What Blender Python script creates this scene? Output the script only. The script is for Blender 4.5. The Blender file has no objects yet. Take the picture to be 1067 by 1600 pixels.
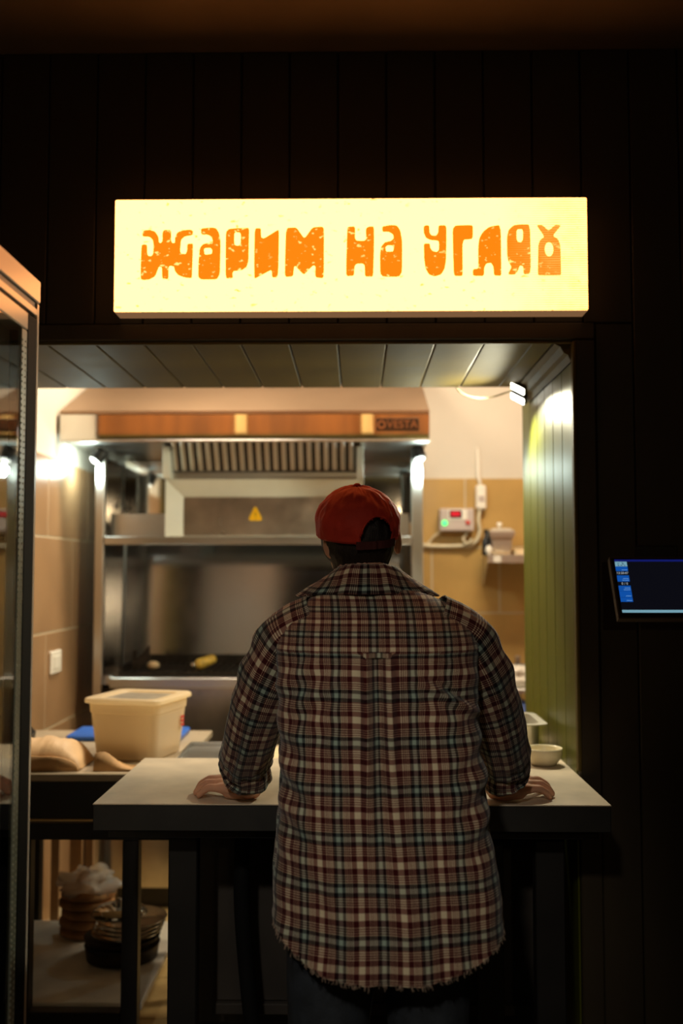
import bpy, bmesh, math, random
from mathutils import Vector, Matrix, noise
random.seed(7)
PI = math.pi
SC = bpy.context.scene
COL = SC.collection

# ------------------------------------------------------------------ camera
cd = bpy.data.cameras.new('camera')
cam = bpy.data.objects.new('camera', cd); COL.objects.link(cam)
cam.location = (0, 0, 1.487)
cam.rotation_euler = (math.radians(93.42), 0, math.radians(0.828))
cd.sensor_fit = 'HORIZONTAL'; cd.sensor_width = 36; cd.lens = 1556 / 1067 * 36
cd.clip_start = 0.05
cd.dof.use_dof = True; cd.dof.focus_distance = 2.35; cd.dof.aperture_fstop = 2.6
SC.camera = cam

# ------------------------------------------------------------------ world, exposure, large lights
w = bpy.data.worlds.new('night'); SC.world = w; w.use_nodes = True
w.node_tree.nodes['Background'].inputs[0].default_value = (0.02, 0.014, 0.008, 1)
w.node_tree.nodes['Background'].inputs[1].default_value = 0.3
vs = SC.view_settings
vs.view_transform = 'Standard'; vs.look = 'None'; vs.gamma = 1.0; vs.exposure = 0.0; vs.use_curve_mapping = False
SC.cycles.use_denoising = True
SC.cycles.sample_clamp_indirect = 4.0
SC.cycles.sample_clamp_direct = 0.0
SC.cycles.max_bounces = 10

KITCHEN_W = 34.0      # each kitchen ceiling panel
KITCHEN_COL = (1.0, 0.83, 0.60)
FLOOD_W = 42.0         # LED floodlight in the corner of the hatch
FLOOD_COL = (1.0, 0.94, 0.66)
HOOD_W = 4.0          # each bulkhead lamp in the hood
HOOD_COL = (0.80, 1.0, 0.92)
TRACK_W = 118.0        # track spot in the dining room
TRACK_COL = (1.0, 0.90, 0.76)
FILL_W = 11.0      # added fill lamp, unseen behind the camera

# ------------------------------------------------------------------ helpers
W = {}                               # object -> world position of its origin

def link(o, parent=None, loc=(0, 0, 0)):
    COL.objects.link(o)
    loc = Vector(loc); W[o] = loc
    if parent is not None:
        o.parent = parent; o.location = loc - W[parent]
    else:
        o.location = loc
    return o

def tag(o, label=None, cat=None, group=None, kind=None):
    if label: o['label'] = label
    if cat: o['category'] = cat
    if group: o['group'] = group
    if kind: o['kind'] = kind
    return o

def thing(name, loc, label, cat, group=None):
    o = bpy.data.objects.new(name, None); o.empty_display_size = 0.1
    link(o, None, loc)
    return tag(o, label, cat, group)

def struct(name, loc=(0, 0, 0)):
    o = bpy.data.objects.new(name, None); link(o, None, loc); o['kind'] = 'structure'
    return o

class MB:
    """collects verts and faces in world coordinates, links them as ONE object"""
    def __init__(s): s.v = []; s.f = []; s.uv = None
    def add(s, vs, fs):
        b = len(s.v); s.v += [tuple(x) for x in vs]; s.f += [tuple(i + b for i in f) for f in fs]
        return s
    def box(s, x0, x1, y0, y1, z0, z1, bev=0.0, M=None):
        bm = bmesh.new(); bmesh.ops.create_cube(bm, size=1)
        for v in bm.verts:
            v.co = Vector(((x0 + x1) / 2 + v.co.x * (x1 - x0), (y0 + y1) / 2 + v.co.y * (y1 - y0), (z0 + z1) / 2 + v.co.z * (z1 - z0)))
        if bev > 0:
            bmesh.ops.bevel(bm, geom=bm.edges[:], offset=bev, segments=1, affect='EDGES', profile=0.5)
        bm.verts.index_update()
        vs = [(M @ v.co if M else v.co.copy()) for v in bm.verts]
        s.add(vs, [[v.index for v in f.verts] for f in bm.faces]); bm.free()
        return s
    def loft(s, rings, cap0=True, cap1=True, closed=True):
        n = len(rings[0]); vs = [p for r in rings for p in r]; fs = []
        m = n if closed else n - 1
        for i in range(len(rings) - 1):
            for j in range(m):
                k = (j + 1) % n
                fs.append((i * n + j, i * n + k, (i + 1) * n + k, (i + 1) * n + j))
        if cap0: fs.append(tuple(range(n - 1, -1, -1)))
        if cap1: fs.append(tuple((len(rings) - 1) * n + j for j in range(n)))
        return s.add(vs, fs)
    def lathe(s, prof, c, n=32, cap0=True, cap1=True, sx=1, sy=1):
        rings = [[(c[0] + r * sx * math.cos(2 * PI * j / n), c[1] + r * sy * math.sin(2 * PI * j / n), c[2] + z) for j in range(n)] for r, z in prof]
        return s.loft(rings, cap0, cap1)
    def tube(s, pts, r, n=10, caps=True):
        pts = [Vector(p) for p in pts]; rr = r if isinstance(r, (list, tuple)) else [r] * len(pts)
        rings = []; up = None
        for i, p in enumerate(pts):
            t = (pts[min(i + 1, len(pts) - 1)] - pts[max(i - 1, 0)]).normalized()
            if up is None:
                a = Vector((0, 0, 1)) if abs(t.z) < .9 else Vector((1, 0, 0))
                up = (a - t * a.dot(t)).normalized()
            else:
                up = (up - t * up.dot(t)).normalized()
            b = t.cross(up)
            rings.append([p + (up * math.cos(2 * PI * j / n) + b * math.sin(2 * PI * j / n)) * rr[i] for j in range(n)])
        return s.loft(rings, caps, caps)
    def capsule(s, pts, radii, n=14, sub=4):
        """tapered closed tube with round ends through joints"""
        pts = [Vector(p) for p in pts]; P = []; R = []
        for i in range(len(pts) - 1):
            for k in range(sub):
                t = k / sub
                P.append(pts[i].lerp(pts[i + 1], t)); R.append(radii[i] * (1 - t) + radii[i + 1] * t)
        P.append(pts[-1]); R.append(radii[-1])
        d0 = (P[0] - P[1]).normalized(); d1 = (P[-1] - P[-2]).normalized()
        A = []; AR = []
        for k in (85, 65, 45, 22):
            a = math.radians(k); A.append(P[0] + d0 * R[0] * math.sin(a)); AR.append(R[0] * math.cos(a))
        B = []; BR = []
        for k in (22, 45, 65, 85):
            a = math.radians(k); B.append(P[-1] + d1 * R[-1] * math.sin(a)); BR.append(R[-1] * math.cos(a))
        return s.tube(A + P + B, AR + R + BR, n)
    def ell(s, c, r, n=20, m=12, M=None):
        vs = []; rings = []
        for i in range(1, m):
            a = PI * i / m - PI / 2
            ring = []
            for j in range(n):
                b = 2 * PI * j / n
                p = Vector((r[0] * math.cos(a) * math.cos(b), r[1] * math.cos(a) * math.sin(b), r[2] * math.sin(a)))
                ring.append((M @ p if M else p) + Vector(c))
            rings.append(ring)
        return s.loft(rings)
    def build(s, name, m, parent=None, smooth=False, origin=None, angle=None):
        xs = [v[0] for v in s.v]; ys = [v[1] for v in s.v]; zs = [v[2] for v in s.v]
        c = Vector(origin) if origin else Vector(((min(xs) + max(xs)) / 2, (min(ys) + max(ys)) / 2, (min(zs) + max(zs)) / 2))
        me = bpy.data.meshes.new(name)
        me.from_pydata([(v[0] - c.x, v[1] - c.y, v[2] - c.z) for v in s.v], [], s.f)
        me.update()
        if m: me.materials.append(m)
        if smooth: me.polygons.foreach_set('use_smooth', [True] * len(me.polygons))
        o = bpy.data.objects.new(name, me); link(o, parent, c)
        if angle: me.set_sharp_from_angle(angle=math.radians(angle))
        return o

def box(name, x0, x1, y0, y1, z0, z1, m, parent=None, bev=0.002, M=None):
    return MB().box(x0, x1, y0, y1, z0, z1, bev, M).build(name, m, parent)

def copy_piece(o, parent, loc):
    c = o.copy(); COL.objects.link(c); c.parent = parent
    W[c] = Vector(loc); c.location = Vector(loc) - (W[parent] if parent else Vector())
    return c

def copy_tree(o, delta, parent=None):
    c = o.copy(); COL.objects.link(c); W[c] = W[o] + Vector(delta)
    if parent is None: c.location = W[c]
    else:
        c.parent = parent; c.location = W[c] - W[parent]
    for ch in [x for x in W if x.parent == o]: copy_tree(ch, delta, c)
    return c

def rz(a, c=(0, 0, 0)):
    c = Vector(c)
    return Matrix.Translation(c) @ Matrix.Rotation(a, 4, 'Z') @ Matrix.Translation(-c)

def chaikin(p, it=1, q=0.2):
    for _ in range(it):
        o = []
        for i in range(len(p)):
            a, b = p[i], p[(i + 1) % len(p)]
            o.append((a[0] * (1 - q) + b[0] * q, a[1] * (1 - q) + b[1] * q)); o.append((a[0] * q + b[0] * (1 - q), a[1] * q + b[1] * (1 - q)))
        p = o
    return p

def flat_shape(loops, to3d, thick, name, m, parent):
    """filled outline with holes, extruded by thick along to3d's normal"""
    cu = bpy.data.curves.new(name, 'CURVE'); cu.dimensions = '2D'; cu.fill_mode = 'BOTH'; cu.extrude = thick / 2
    for lp in loops:
        sp = cu.splines.new('POLY'); sp.points.add(len(lp) - 1); sp.use_cyclic_u = True
        for i, (x, y) in enumerate(lp): sp.points[i].co = (x, y, 0, 1)
    t = bpy.data.objects.new('tmp', cu); COL.objects.link(t)
    dg = bpy.context.evaluated_depsgraph_get(); dg.update()
    me = bpy.data.meshes.new_from_object(t.evaluated_get(dg)); bpy.data.objects.remove(t)
    mb = MB(); mb.add([to3d(v.co.x, v.co.y, v.co.z) for v in me.vertices], [tuple(p.vertices) for p in me.polygons])
    bpy.data.meshes.remove(me)
    return mb.build(name, m, parent)

def text_mesh(s, to3d, size, thick, name, m, parent, align='CENTER'):
    cu = bpy.data.curves.new(name, 'FONT'); cu.body = s; cu.size = size; cu.extrude = thick / 2
    cu.align_x = align; cu.align_y = 'CENTER'
    t = bpy.data.objects.new('tmp', cu); COL.objects.link(t)
    dg = bpy.context.evaluated_depsgraph_get(); dg.update()
    me = bpy.data.meshes.new_from_object(t.evaluated_get(dg)); bpy.data.objects.remove(t)
    mb = MB(); mb.add([to3d(v.co.x, v.co.y, v.co.z) for v in me.vertices], [tuple(p.vertices) for p in me.polygons])
    bpy.data.meshes.remove(me)
    return mb.build(name, m, parent)

def remesh(o, vox, smooth_it=2, fac=0.5):
    md = o.modifiers.new('r', 'REMESH'); md.mode = 'VOXEL'; md.voxel_size = vox
    if smooth_it:
        sm = o.modifiers.new('s', 'SMOOTH'); sm.factor = fac; sm.iterations = smooth_it
    dg = bpy.context.evaluated_depsgraph_get(); dg.update()
    me = bpy.data.meshes.new_from_object(o.evaluated_get(dg))
    mats = list(o.data.materials)
    o.modifiers.clear(); old = o.data; o.data = me; bpy.data.meshes.remove(old)
    me.materials.clear()
    for m in mats: me.materials.append(m)
    me.polygons.foreach_set('use_smooth', [True] * len(me.polygons))
    return o

def curve_pts(pts, k=8):
    """Catmull-Rom through points"""
    P = [Vector(p) for p in pts]; P = [P[0] * 2 - P[1]] + P + [P[-1] * 2 - P[-2]]; out = []
    for i in range(1, len(P) - 2):
        for j in range(k):
            t = j / k; a, b, c, d = P[i - 1:i + 3]
            out.append(0.5 * ((2 * b) + (c - a) * t + (2 * a - 5 * b + 4 * c - d) * t * t + (3 * b - a - 3 * c + d) * t ** 3))
    out.append(P[-2]); return out

# ------------------------------------------------------------------ materials
def mat(name, col, rough=0.5, metal=0.0, var=0.0, vscale=8.0, stretch=(1, 1, 1), bump=0.0, bscale=60.0, rvar=0.0, coat=0.0, trans=0.0, ior=1.45, sss=0.0, spec=0.5, col2=None):
    m = bpy.data.materials.new(name); m.use_nodes = True
    nt = m.node_tree; p = nt.nodes['Principled BSDF']
    p.inputs['Base Color'].default_value = (*col, 1); p.inputs['Roughness'].default_value = rough
    p.inputs['Metallic'].default_value = metal; p.inputs['IOR'].default_value = ior
    p.inputs['Specular IOR Level'].default_value = spec
    if coat: p.inputs['Coat Weight'].default_value = coat; p.inputs['Coat Roughness'].default_value = 0.1
    if trans: p.inputs['Transmission Weight'].default_value = trans
    if sss: p.inputs['Subsurface Weight'].default_value = sss; p.inputs['Subsurface Radius'].default_value = (.01, .004, .002)
    if var or bump or rvar or col2:
        tc = nt.nodes.new('ShaderNodeTexCoord'); mp = nt.nodes.new('ShaderNodeMapping'); mp.inputs['Scale'].default_value = stretch
        nt.links.new(tc.outputs['Object'], mp.inputs['Vector'])
        if var or col2:
            n = nt.nodes.new('ShaderNodeTexNoise'); n.inputs['Scale'].default_value = vscale; n.inputs['Detail'].default_value = 5
            nt.links.new(mp.outputs[0], n.inputs['Vector'])
            r = nt.nodes.new('ShaderNodeValToRGB')
            if col2:
                r.color_ramp.elements[0].color = (*col, 1); r.color_ramp.elements[1].color = (*col2, 1)
            else:
                r.color_ramp.elements[0].color = (*[c * (1 - var) for c in col], 1); r.color_ramp.elements[1].color = (*[min(1, c * (1 + var)) for c in col], 1)
            r.color_ramp.elements[0].position = 0.32; r.color_ramp.elements[1].position = 0.68
            nt.links.new(n.outputs[0], r.inputs[0]); nt.links.new(r.outputs[0], p.inputs['Base Color'])
        if bump:
            n2 = nt.nodes.new('ShaderNodeTexNoise'); n2.inputs['Scale'].default_value = bscale; n2.inputs['Detail'].default_value = 4
            nt.links.new(mp.outputs[0], n2.inputs['Vector'])
            b = nt.nodes.new('ShaderNodeBump'); b.inputs['Strength'].default_value = bump; b.inputs['Distance'].default_value = 0.004
            nt.links.new(n2.outputs[0], b.inputs['Height']); nt.links.new(b.outputs[0], p.inputs['Normal'])
        if rvar:
            n3 = nt.nodes.new('ShaderNodeTexNoise'); n3.inputs['Scale'].default_value = vscale * 2; n3.inputs['Detail'].default_value = 4
            nt.links.new(mp.outputs[0], n3.inputs['Vector'])
            mr = nt.nodes.new('ShaderNodeMapRange'); mr.inputs['To Min'].default_value = max(0.02, rough - rvar); mr.inputs['To Max'].default_value = rough + rvar
            nt.links.new(n3.outputs[0], mr.inputs['Value']); nt.links.new(mr.outputs[0], p.inputs['Roughness'])
    return m

def emit(name, col, strength):
    m = bpy.data.materials.new(name); m.use_nodes = True; nt = m.node_tree; nt.nodes.clear()
    e = nt.nodes.new('ShaderNodeEmission'); e.inputs[0].default_value = (*col, 1); e.inputs[1].default_value = strength
    o = nt.nodes.new('ShaderNodeOutputMaterial'); nt.links.new(e.outputs[0], o.inputs[0])
    return m

M_board = mat('olive_paint', (0.092, 0.066, 0.014), 0.62, var=0.25, vscale=5, stretch=(1, 1, .25), bump=0.12, bscale=30, rvar=0.08, spec=.3)
M_jamb = mat('green_paint', (0.085, 0.092, 0.006), 0.40, var=0.15, vscale=5, stretch=(1, 1, .25), bump=0.10, bscale=30, rvar=0.06)
M_boardf = mat('dark_paint', (0.036, 0.026, 0.013), 0.5, var=0.2, vscale=5, stretch=(1, 1, .25), bump=0.12, bscale=30)
M_backing = mat('dark_backing', (0.012, 0.010, 0.006), 0.8, var=0.1)
M_black = mat('black_metal', (0.012, 0.011, 0.010), 0.45, var=0.2)
M_blackp = mat('black_plastic', (0.01, 0.01, 0.011), 0.35, var=0.1)
M_ceil = mat('dining_ceiling', (0.10, 0.07, 0.035), 0.8, var=0.15, vscale=3)
M_floor = mat('dark_floor', (0.045, 0.036, 0.026), 0.5, var=0.3, vscale=4)
M_cream = mat('cream_plaster', (0.64, 0.585, 0.49), 0.7, var=0.04, vscale=3)
M_kceil = mat('kitchen_ceiling_paint', (0.34, 0.26, 0.19), 0.8, var=0.08, vscale=3)
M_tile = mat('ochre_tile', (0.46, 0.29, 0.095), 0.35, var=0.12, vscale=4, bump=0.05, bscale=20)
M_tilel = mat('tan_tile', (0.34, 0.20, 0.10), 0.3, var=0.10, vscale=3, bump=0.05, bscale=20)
M_grout = mat('pale_grout', (0.52, 0.44, 0.30), 0.8, var=0.08)
M_ftile = mat('floor_tile', (0.42, 0.29, 0.12), 0.4, var=0.2, vscale=5)
M_ply = mat('orange_plywood', (0.25, 0.078, 0.010), 0.6, var=0.3, vscale=4, stretch=(3, 1, .4))
M_stud = mat('pale_timber', (0.72, 0.45, 0.16), 0.6, var=0.15, vscale=6, stretch=(4, 1, .4))
M_steel = mat('stainless', (0.64, 0.63, 0.60), 0.30, 1.0, var=0.04, vscale=2, rvar=0.05)
M_hoodtop = mat('dull_hood_steel', (0.30, 0.205, 0.13), 0.42, 0.8, var=0.08, vscale=3)
M_satin = mat('satin_steel', (0.74, 0.71, 0.64), 0.36, 0.85, var=0.05, vscale=4)
M_mirror = mat('polished_stainless', (0.60, 0.59, 0.56), 0.06, 1.0, var=0.05, vscale=3, rvar=0.03)
M_sheet = mat('bluish_stainless', (0.46, 0.47, 0.49), 0.13, 1.0, var=0.10, vscale=3, rvar=0.05)
M_dsteel = mat('sooty_stainless', (0.52, 0.48, 0.42), 0.30, 1.0, var=0.35, vscale=4, rvar=0.1)
M_iron = mat('grill_iron', (0.035, 0.028, 0.022), 0.55, 0.6, var=0.4, vscale=20, bump=0.3, bscale=80)
M_wsteel = mat('white_enamel', (0.78, 0.80, 0.72), 0.3, var=0.04)
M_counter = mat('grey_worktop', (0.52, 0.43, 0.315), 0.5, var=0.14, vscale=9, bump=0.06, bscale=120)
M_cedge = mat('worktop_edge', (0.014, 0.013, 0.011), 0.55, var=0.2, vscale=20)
M_lam = mat('pale_shelf', (0.66, 0.60, 0.50), 0.5, var=0.2, vscale=6)
M_ttop = mat('work_table_top', (0.42, 0.34, 0.24), 0.35, var=0.12, vscale=6)
M_kraft = mat('kraft_paper', (0.52, 0.30, 0.13), 0.7, var=0.2, vscale=8, bump=0.4, bscale=25)
M_paperw = mat('pale_bag', (0.70, 0.46, 0.25), 0.5, var=0.15, vscale=8, bump=0.5, bscale=22)
M_blue = mat('blue_board', (0.03, 0.13, 0.55), 0.4, var=0.1)
M_bluebag = mat('blue_bag', (0.16, 0.26, 0.75), 0.4, var=0.2, vscale=10, bump=0.3, bscale=25)
M_cream_cer = mat('cream_ceramic', (0.80, 0.72, 0.52), 0.22, var=0.04, vscale=5)
M_white = mat('white_plastic', (0.82, 0.78, 0.68), 0.4, var=0.05)
M_grey = mat('grey_plastic', (0.50, 0.42, 0.38), 0.4, var=0.08)
M_cable = mat('cable_sheath', (0.62, 0.55, 0.38), 0.5, var=0.1)
M_red = mat('red_print', (0.6, 0.05, 0.04), 0.5, var=0.1)
M_yellow = mat('yellow_sticker', (0.90, 0.52, 0.01), 0.4, var=0.05)
M_brown = mat('brown_mark', (0.30, 0.15, 0.01), 0.5, var=0.1)
M_plate = mat('dark_name_plate', (0.05, 0.025, 0.012), 0.4, 0.3, var=0.1)
M_copper = mat('plate_lettering', (0.34, 0.14, 0.06), 0.4, 0.4, var=0.1)
M_wood = mat('cutting_board', (0.72, 0.56, 0.34), 0.45, var=0.12, vscale=6, stretch=(1, 6, 1))
M_card = mat('cardboard', (0.42, 0.26, 0.13), 0.7, var=0.2, vscale=6)
M_bread = mat('bread_crust', (0.40, 0.20, 0.08), 0.7, var=0.35, vscale=14, bump=0.4, bscale=40)
M_gold = mat('brass_edge', (0.72, 0.50, 0.22), 0.35, 0.9, var=0.08)
M_skin = mat('skin', (0.56, 0.29, 0.18), 0.5, var=0.10, vscale=20, bump=0.10, bscale=140, sss=0.15)
M_hair = mat('dark_hair', (0.018, 0.011, 0.007), 0.55, var=0.4, vscale=60, stretch=(4, 4, .6), bump=0.6, bscale=120)
M_cap = mat('red_cotton', (0.56, 0.034, 0.012), 0.75, var=0.12, vscale=12, bump=0.18, bscale=160)
M_strap = mat('shaded_strap', (.06, .008, .006), .7, var=.2)  # shadow on the cap strap put into its colour
M_jeans = mat('dark_denim', (0.016, 0.020, 0.026), 0.8, var=0.3, vscale=30, bump=0.2, bscale=200)
M_shoe = mat('black_leather', (0.02, 0.018, 0.016), 0.4, var=0.2)
M_sole = mat('pale_rubber', (0.4, 0.38, 0.34), 0.7, var=0.1)
M_eyew = mat('eye_white', (0.8, 0.78, 0.74), 0.2, var=0.03)
M_fridge = mat('fridge_white', (0.74, 0.68, 0.60), 0.22, var=0.03, vscale=3)
M_frin = mat('fridge_liner', (0.10, 0.10, 0.10), 0.5, var=0.1)
M_rubber = mat('black_rubber', (0.005, 0.005, 0.005), 0.8, var=0.2, spec=.15)
M_dots = mat('seal_dots', (0.34, 0.36, 0.28), 0.4, var=.1)
M_gasket = mat('grey_gasket', (0.20, 0.22, 0.17), 0.35, var=0.15, vscale=40)
M_panelk = mat('brown_panel', (0.040, 0.033, 0.027), 0.5, var=0.25, vscale=4)
M_food = mat('grilled_corn', (0.85, 0.55, 0.10), 0.4, var=0.3, vscale=60, bump=0.5, bscale=150)
M_dough = mat('pale_dough', (0.80, 0.60, 0.36), 0.6, var=0.2, vscale=14, bump=0.3, bscale=30)
M_shell = mat('monitor_shell', (0.09, 0.07, 0.055), 0.5, var=.1)
M_glass = mat('door_glass', (0.9, 0.95, 0.92), 0.02, trans=1.0, ior=1.5)
M_poly = mat('frosted_polypropylene', (0.95, 0.86, 0.70), 0.45, trans=0.6, ior=1.3, var=0.03)
def poly_material():
    m = bpy.data.materials.new('frosted_plastic'); m.use_nodes = True; nt = m.node_tree; L = nt.links.new; p = nt.nodes['Principled BSDF']
    p.inputs['Base Color'].default_value = (.90, .80, .62, 1); p.inputs['Roughness'].default_value = .35
    tr_ = nt.nodes.new('ShaderNodeBsdfTranslucent'); tr_.inputs[0].default_value = (.98, .86, .64, 1)
    n = nt.nodes.new('ShaderNodeTexNoise'); n.inputs['Scale'].default_value = 30
    tcd = nt.nodes.new('ShaderNodeTexCoord'); L(tcd.outputs['Object'], n.inputs['Vector'])
    mr = nt.nodes.new('ShaderNodeMapRange'); mr.inputs['To Min'].default_value = .50; mr.inputs['To Max'].default_value = .66; L(n.outputs[0], mr.inputs[0])
    mx = nt.nodes.new('ShaderNodeMixShader'); L(mr.outputs[0], mx.inputs[0]); L(p.outputs[0], mx.inputs[1]); L(tr_.outputs[0], mx.inputs[2])
    L(mx.outputs[0], nt.nodes['Material Output'].inputs[0]); return m
M_poly = poly_material()
M_window = mat('grey_lid_window', (0.42, 0.36, 0.28), 0.3, trans=.3, var=.25, vscale=25)
M_film = mat('cling_film', (0.9, 0.82, 0.76), 0.15, trans=0.6, ior=1.2, bump=1.0, bscale=30)
M_led = emit('led_face', (1.0, 0.97, 0.80), 9.0)
M_hlamp = emit('hood_lamp_face', (0.95, 1.0, 0.88), 7.0)
M_green = emit('green_lamp', (0.08, 1.0, 0.22), 2.2)
M_redd = emit('red_digits', (0.95, 0.03, 0.04), 0.9)
M_scr = emit('screen_dark', (0.0035, 0.0035, 0.006), 1.0)
M_scrb = emit('screen_blue', (0.005, 0.075, 0.36), 1.0)
M_scrd = emit('screen_navy', (0.006, 0.010, 0.13), 1.0)
M_scrl = emit('screen_pale', (0.17, 0.34, 0.42), 1.0)
M_scrw = emit('screen_text', (0.36, 0.40, 0.46), 1.0)
M_scrt = emit('screen_dark_text', (0.02, 0.06, 0.09), 1.0)
M_scrg = emit('screen_text_blue', (0.12, 0.30, 0.62), 1.0)
M_sside = emit('sign_side', (1.0, 0.50, 0.22), 0.20)
M_panel_l = emit('ceiling_light_face', KITCHEN_COL, 4.0)
M_spotface = emit('spot_face', TRACK_COL, 6.0)

def sign_material(name, base, worn, letters):
    """backlit acrylic: base emission, chips and streaks in the print showing the other colour"""
    m = bpy.data.materials.new(name); m.use_nodes = True; nt = m.node_tree; nt.nodes.clear(); L = nt.links.new
    N = lambda t: nt.nodes.new(t)
    g = N('ShaderNodeNewGeometry')
    n = N('ShaderNodeTexNoise'); n.inputs['Scale'].default_value = 55 if letters else 38; n.inputs['Detail'].default_value = 3
    mp = N('ShaderNodeMapping'); mp.inputs['Rotation'].default_value = (0, 0.6, 0); mp.inputs['Scale'].default_value = (1, 1, 1.7)
    L(g.outputs['Position'], mp.inputs[0]); L(mp.outputs[0], n.inputs['Vector'])
    r = N('ShaderNodeValToRGB'); r.color_ramp.elements[0].position = 0.62 if letters else 0.63; r.color_ramp.elements[1].position = 0.65 if letters else 0.70
    L(n.outputs[0], r.inputs[0])
    # big mask: wear only in places
    n2 = N('ShaderNodeTexNoise'); n2.inputs['Scale'].default_value = 5; L(g.outputs['Position'], n2.inputs['Vector'])
    r2 = N('ShaderNodeValToRGB'); r2.color_ramp.elements[0].position = 0.36; r2.color_ramp.elements[1].position = 0.52; L(n2.outputs[0], r2.inputs[0])
    mul = N('ShaderNodeMath'); mul.operation = 'MULTIPLY'; L(r.outputs[0], mul.inputs[0]); L(r2.outputs[0], mul.inputs[1])
    # horizontal streaks towards the right end and the lower left corner
    sx = N('ShaderNodeSeparateXYZ'); L(g.outputs['Position'], sx.inputs[0])
    wv = N('ShaderNodeTexWave'); wv.bands_direction = 'Z'; wv.inputs['Scale'].default_value = 48; wv.inputs['Distortion'].default_value = 0.6
    L(g.outputs['Position'], wv.inputs['Vector'])
    n3 = N('ShaderNodeTexNoise'); n3.inputs['Scale'].default_value = 26; n3.inputs['Detail'].default_value = 4; L(g.outputs['Position'], n3.inputs['Vector'])
    mr = N('ShaderNodeMapRange'); mr.inputs['From Min'].default_value = 0.40; mr.inputs['From Max'].default_value = 0.60; L(sx.outputs[0], mr.inputs['Value'])
    m1 = N('ShaderNodeMath'); m1.operation = 'MULTIPLY'; L(wv.outputs['Fac'], m1.inputs[0]); L(mr.outputs[0], m1.inputs[1])
    m2 = N('ShaderNodeMath'); m2.operation = 'MULTIPLY'; L(m1.outputs[0], m2.inputs[0]); L(n3.outputs[0], m2.inputs[1])
    m3 = N('ShaderNodeMath'); m3.operation = 'MULTIPLY'; m3.inputs[1].default_value = .7 if letters else 1.6; m3.use_clamp = True; L(m2.outputs[0], m3.inputs[0])
    mx = N('ShaderNodeMath'); mx.operation = 'MAXIMUM'; L(mul.outputs[0], mx.inputs[0]); L(m3.outputs[0], mx.inputs[1])
    mix = N('ShaderNodeMix'); mix.data_type = 'RGBA'
    mix.inputs['A'].default_value = (*base, 1); mix.inputs['B'].default_value = (*worn, 1); L(mx.outputs[0], mix.inputs['Factor'])
    e = N('ShaderNodeEmission'); L(mix.outputs['Result'], e.inputs[0]); e.inputs[1].default_value = 1.0
    o = N('ShaderNodeOutputMaterial'); L(e.outputs[0], o.inputs[0])
    return m
M_sign = sign_material('sign_face', (6.5, 2.3, 0.56), (1.7, 0.72, 0.16), False)
M_letter = sign_material('sign_letter', (1.5, 0.255, 0.006), (2.2, .98, 0.24), True)

def plaid_material():
    m = bpy.data.materials.new('plaid_flannel'); m.use_nodes = True; nt = m.node_tree; L = nt.links.new
    N = lambda t: nt.nodes.new(t); p = nt.nodes['Principled BSDF']
    mar = (0.300, 0.100, 0.108); cre = (0.82, 0.77, 0.66); nav = (0.10, 0.095, 0.115); tea = (0.60, 0.66, 0.61)
    seq = [(tea, 7.5), (nav, 6)]
    lines = []
    for i in range(4): lines += [(cre, 1.35), (mar, 2.25)]
    seq += lines + [(mar, 7), (cre, 10.5), (mar, 8.5)] + lines + [(nav, 6)]
    tot = sum(s for _, s in seq)
    uv = N('ShaderNodeUVMap'); uv.uv_map = 'UVMap'
    sp = N('ShaderNodeSeparateXYZ'); L(uv.outputs[0], sp.inputs[0])
    cols = []
    for ax, per in ((0, 0.079), (1, 0.088)):
        d = N('ShaderNodeMath'); d.operation = 'DIVIDE'; d.inputs[1].default_value = per; L(sp.outputs[ax], d.inputs[0])
        fr = N('ShaderNodeMath'); fr.operation = 'FRACT'; L(d.outputs[0], fr.inputs[0])
        r = N('ShaderNodeValToRGB'); cr = r.color_ramp; cr.interpolation = 'CONSTANT'
        a = 0
        for i, (c, s) in enumerate(seq):
            if i == 0: el = cr.elements[0]; el.position = 0
            elif i == 1: el = cr.elements[1]; el.position = a / tot
            else: el = cr.elements.new(a / tot)
            el.color = (*c, 1); a += s
        L(fr.outputs[0], r.inputs[0]); cols.append(r)
    mix = N('ShaderNodeMix'); mix.data_type = 'RGBA'; mix.inputs['Factor'].default_value = 0.5
    L(cols[0].outputs[0], mix.inputs['A']); L(cols[1].outputs[0], mix.inputs['B'])
    gm = N('ShaderNodeGamma'); gm.inputs[1].default_value = 2.7; L(mix.outputs['Result'], gm.inputs[0]); L(gm.outputs[0], p.inputs['Base Color'])
    p.inputs['Roughness'].default_value = 0.9; p.inputs['Specular IOR Level'].default_value = 0.15
    p.inputs['Sheen Weight'].default_value = 0.15
    tc = N('ShaderNodeTexCoord')
    n = N('ShaderNodeTexNoise'); n.inputs['Scale'].default_value = 90; n.inputs['Detail'].default_value = 3; L(tc.outputs['Object'], n.inputs['Vector'])
    b = N('ShaderNodeBump'); b.inputs['Strength'].default_value = 0.15; b.inputs['Distance'].default_value = 0.003
    L(n.outputs[0], b.inputs['Height']); L(b.outputs[0], p.inputs['Normal'])
    return m
M_plaid = plaid_material()

# ================================================================== SETTING
ZC = 3.012                     # ceiling height
YW, YS, YJ, YB = 2.838, 3.548, 3.70, 5.10     # partition face, soffit back, jamb back, kitchen back wall
ZS = 2.147                    # soffit
XJ = 0.621                    # right side of the hatch
XL = -1.27                    # kitchen left wall
PW = 0.1414                    # board width

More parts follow.
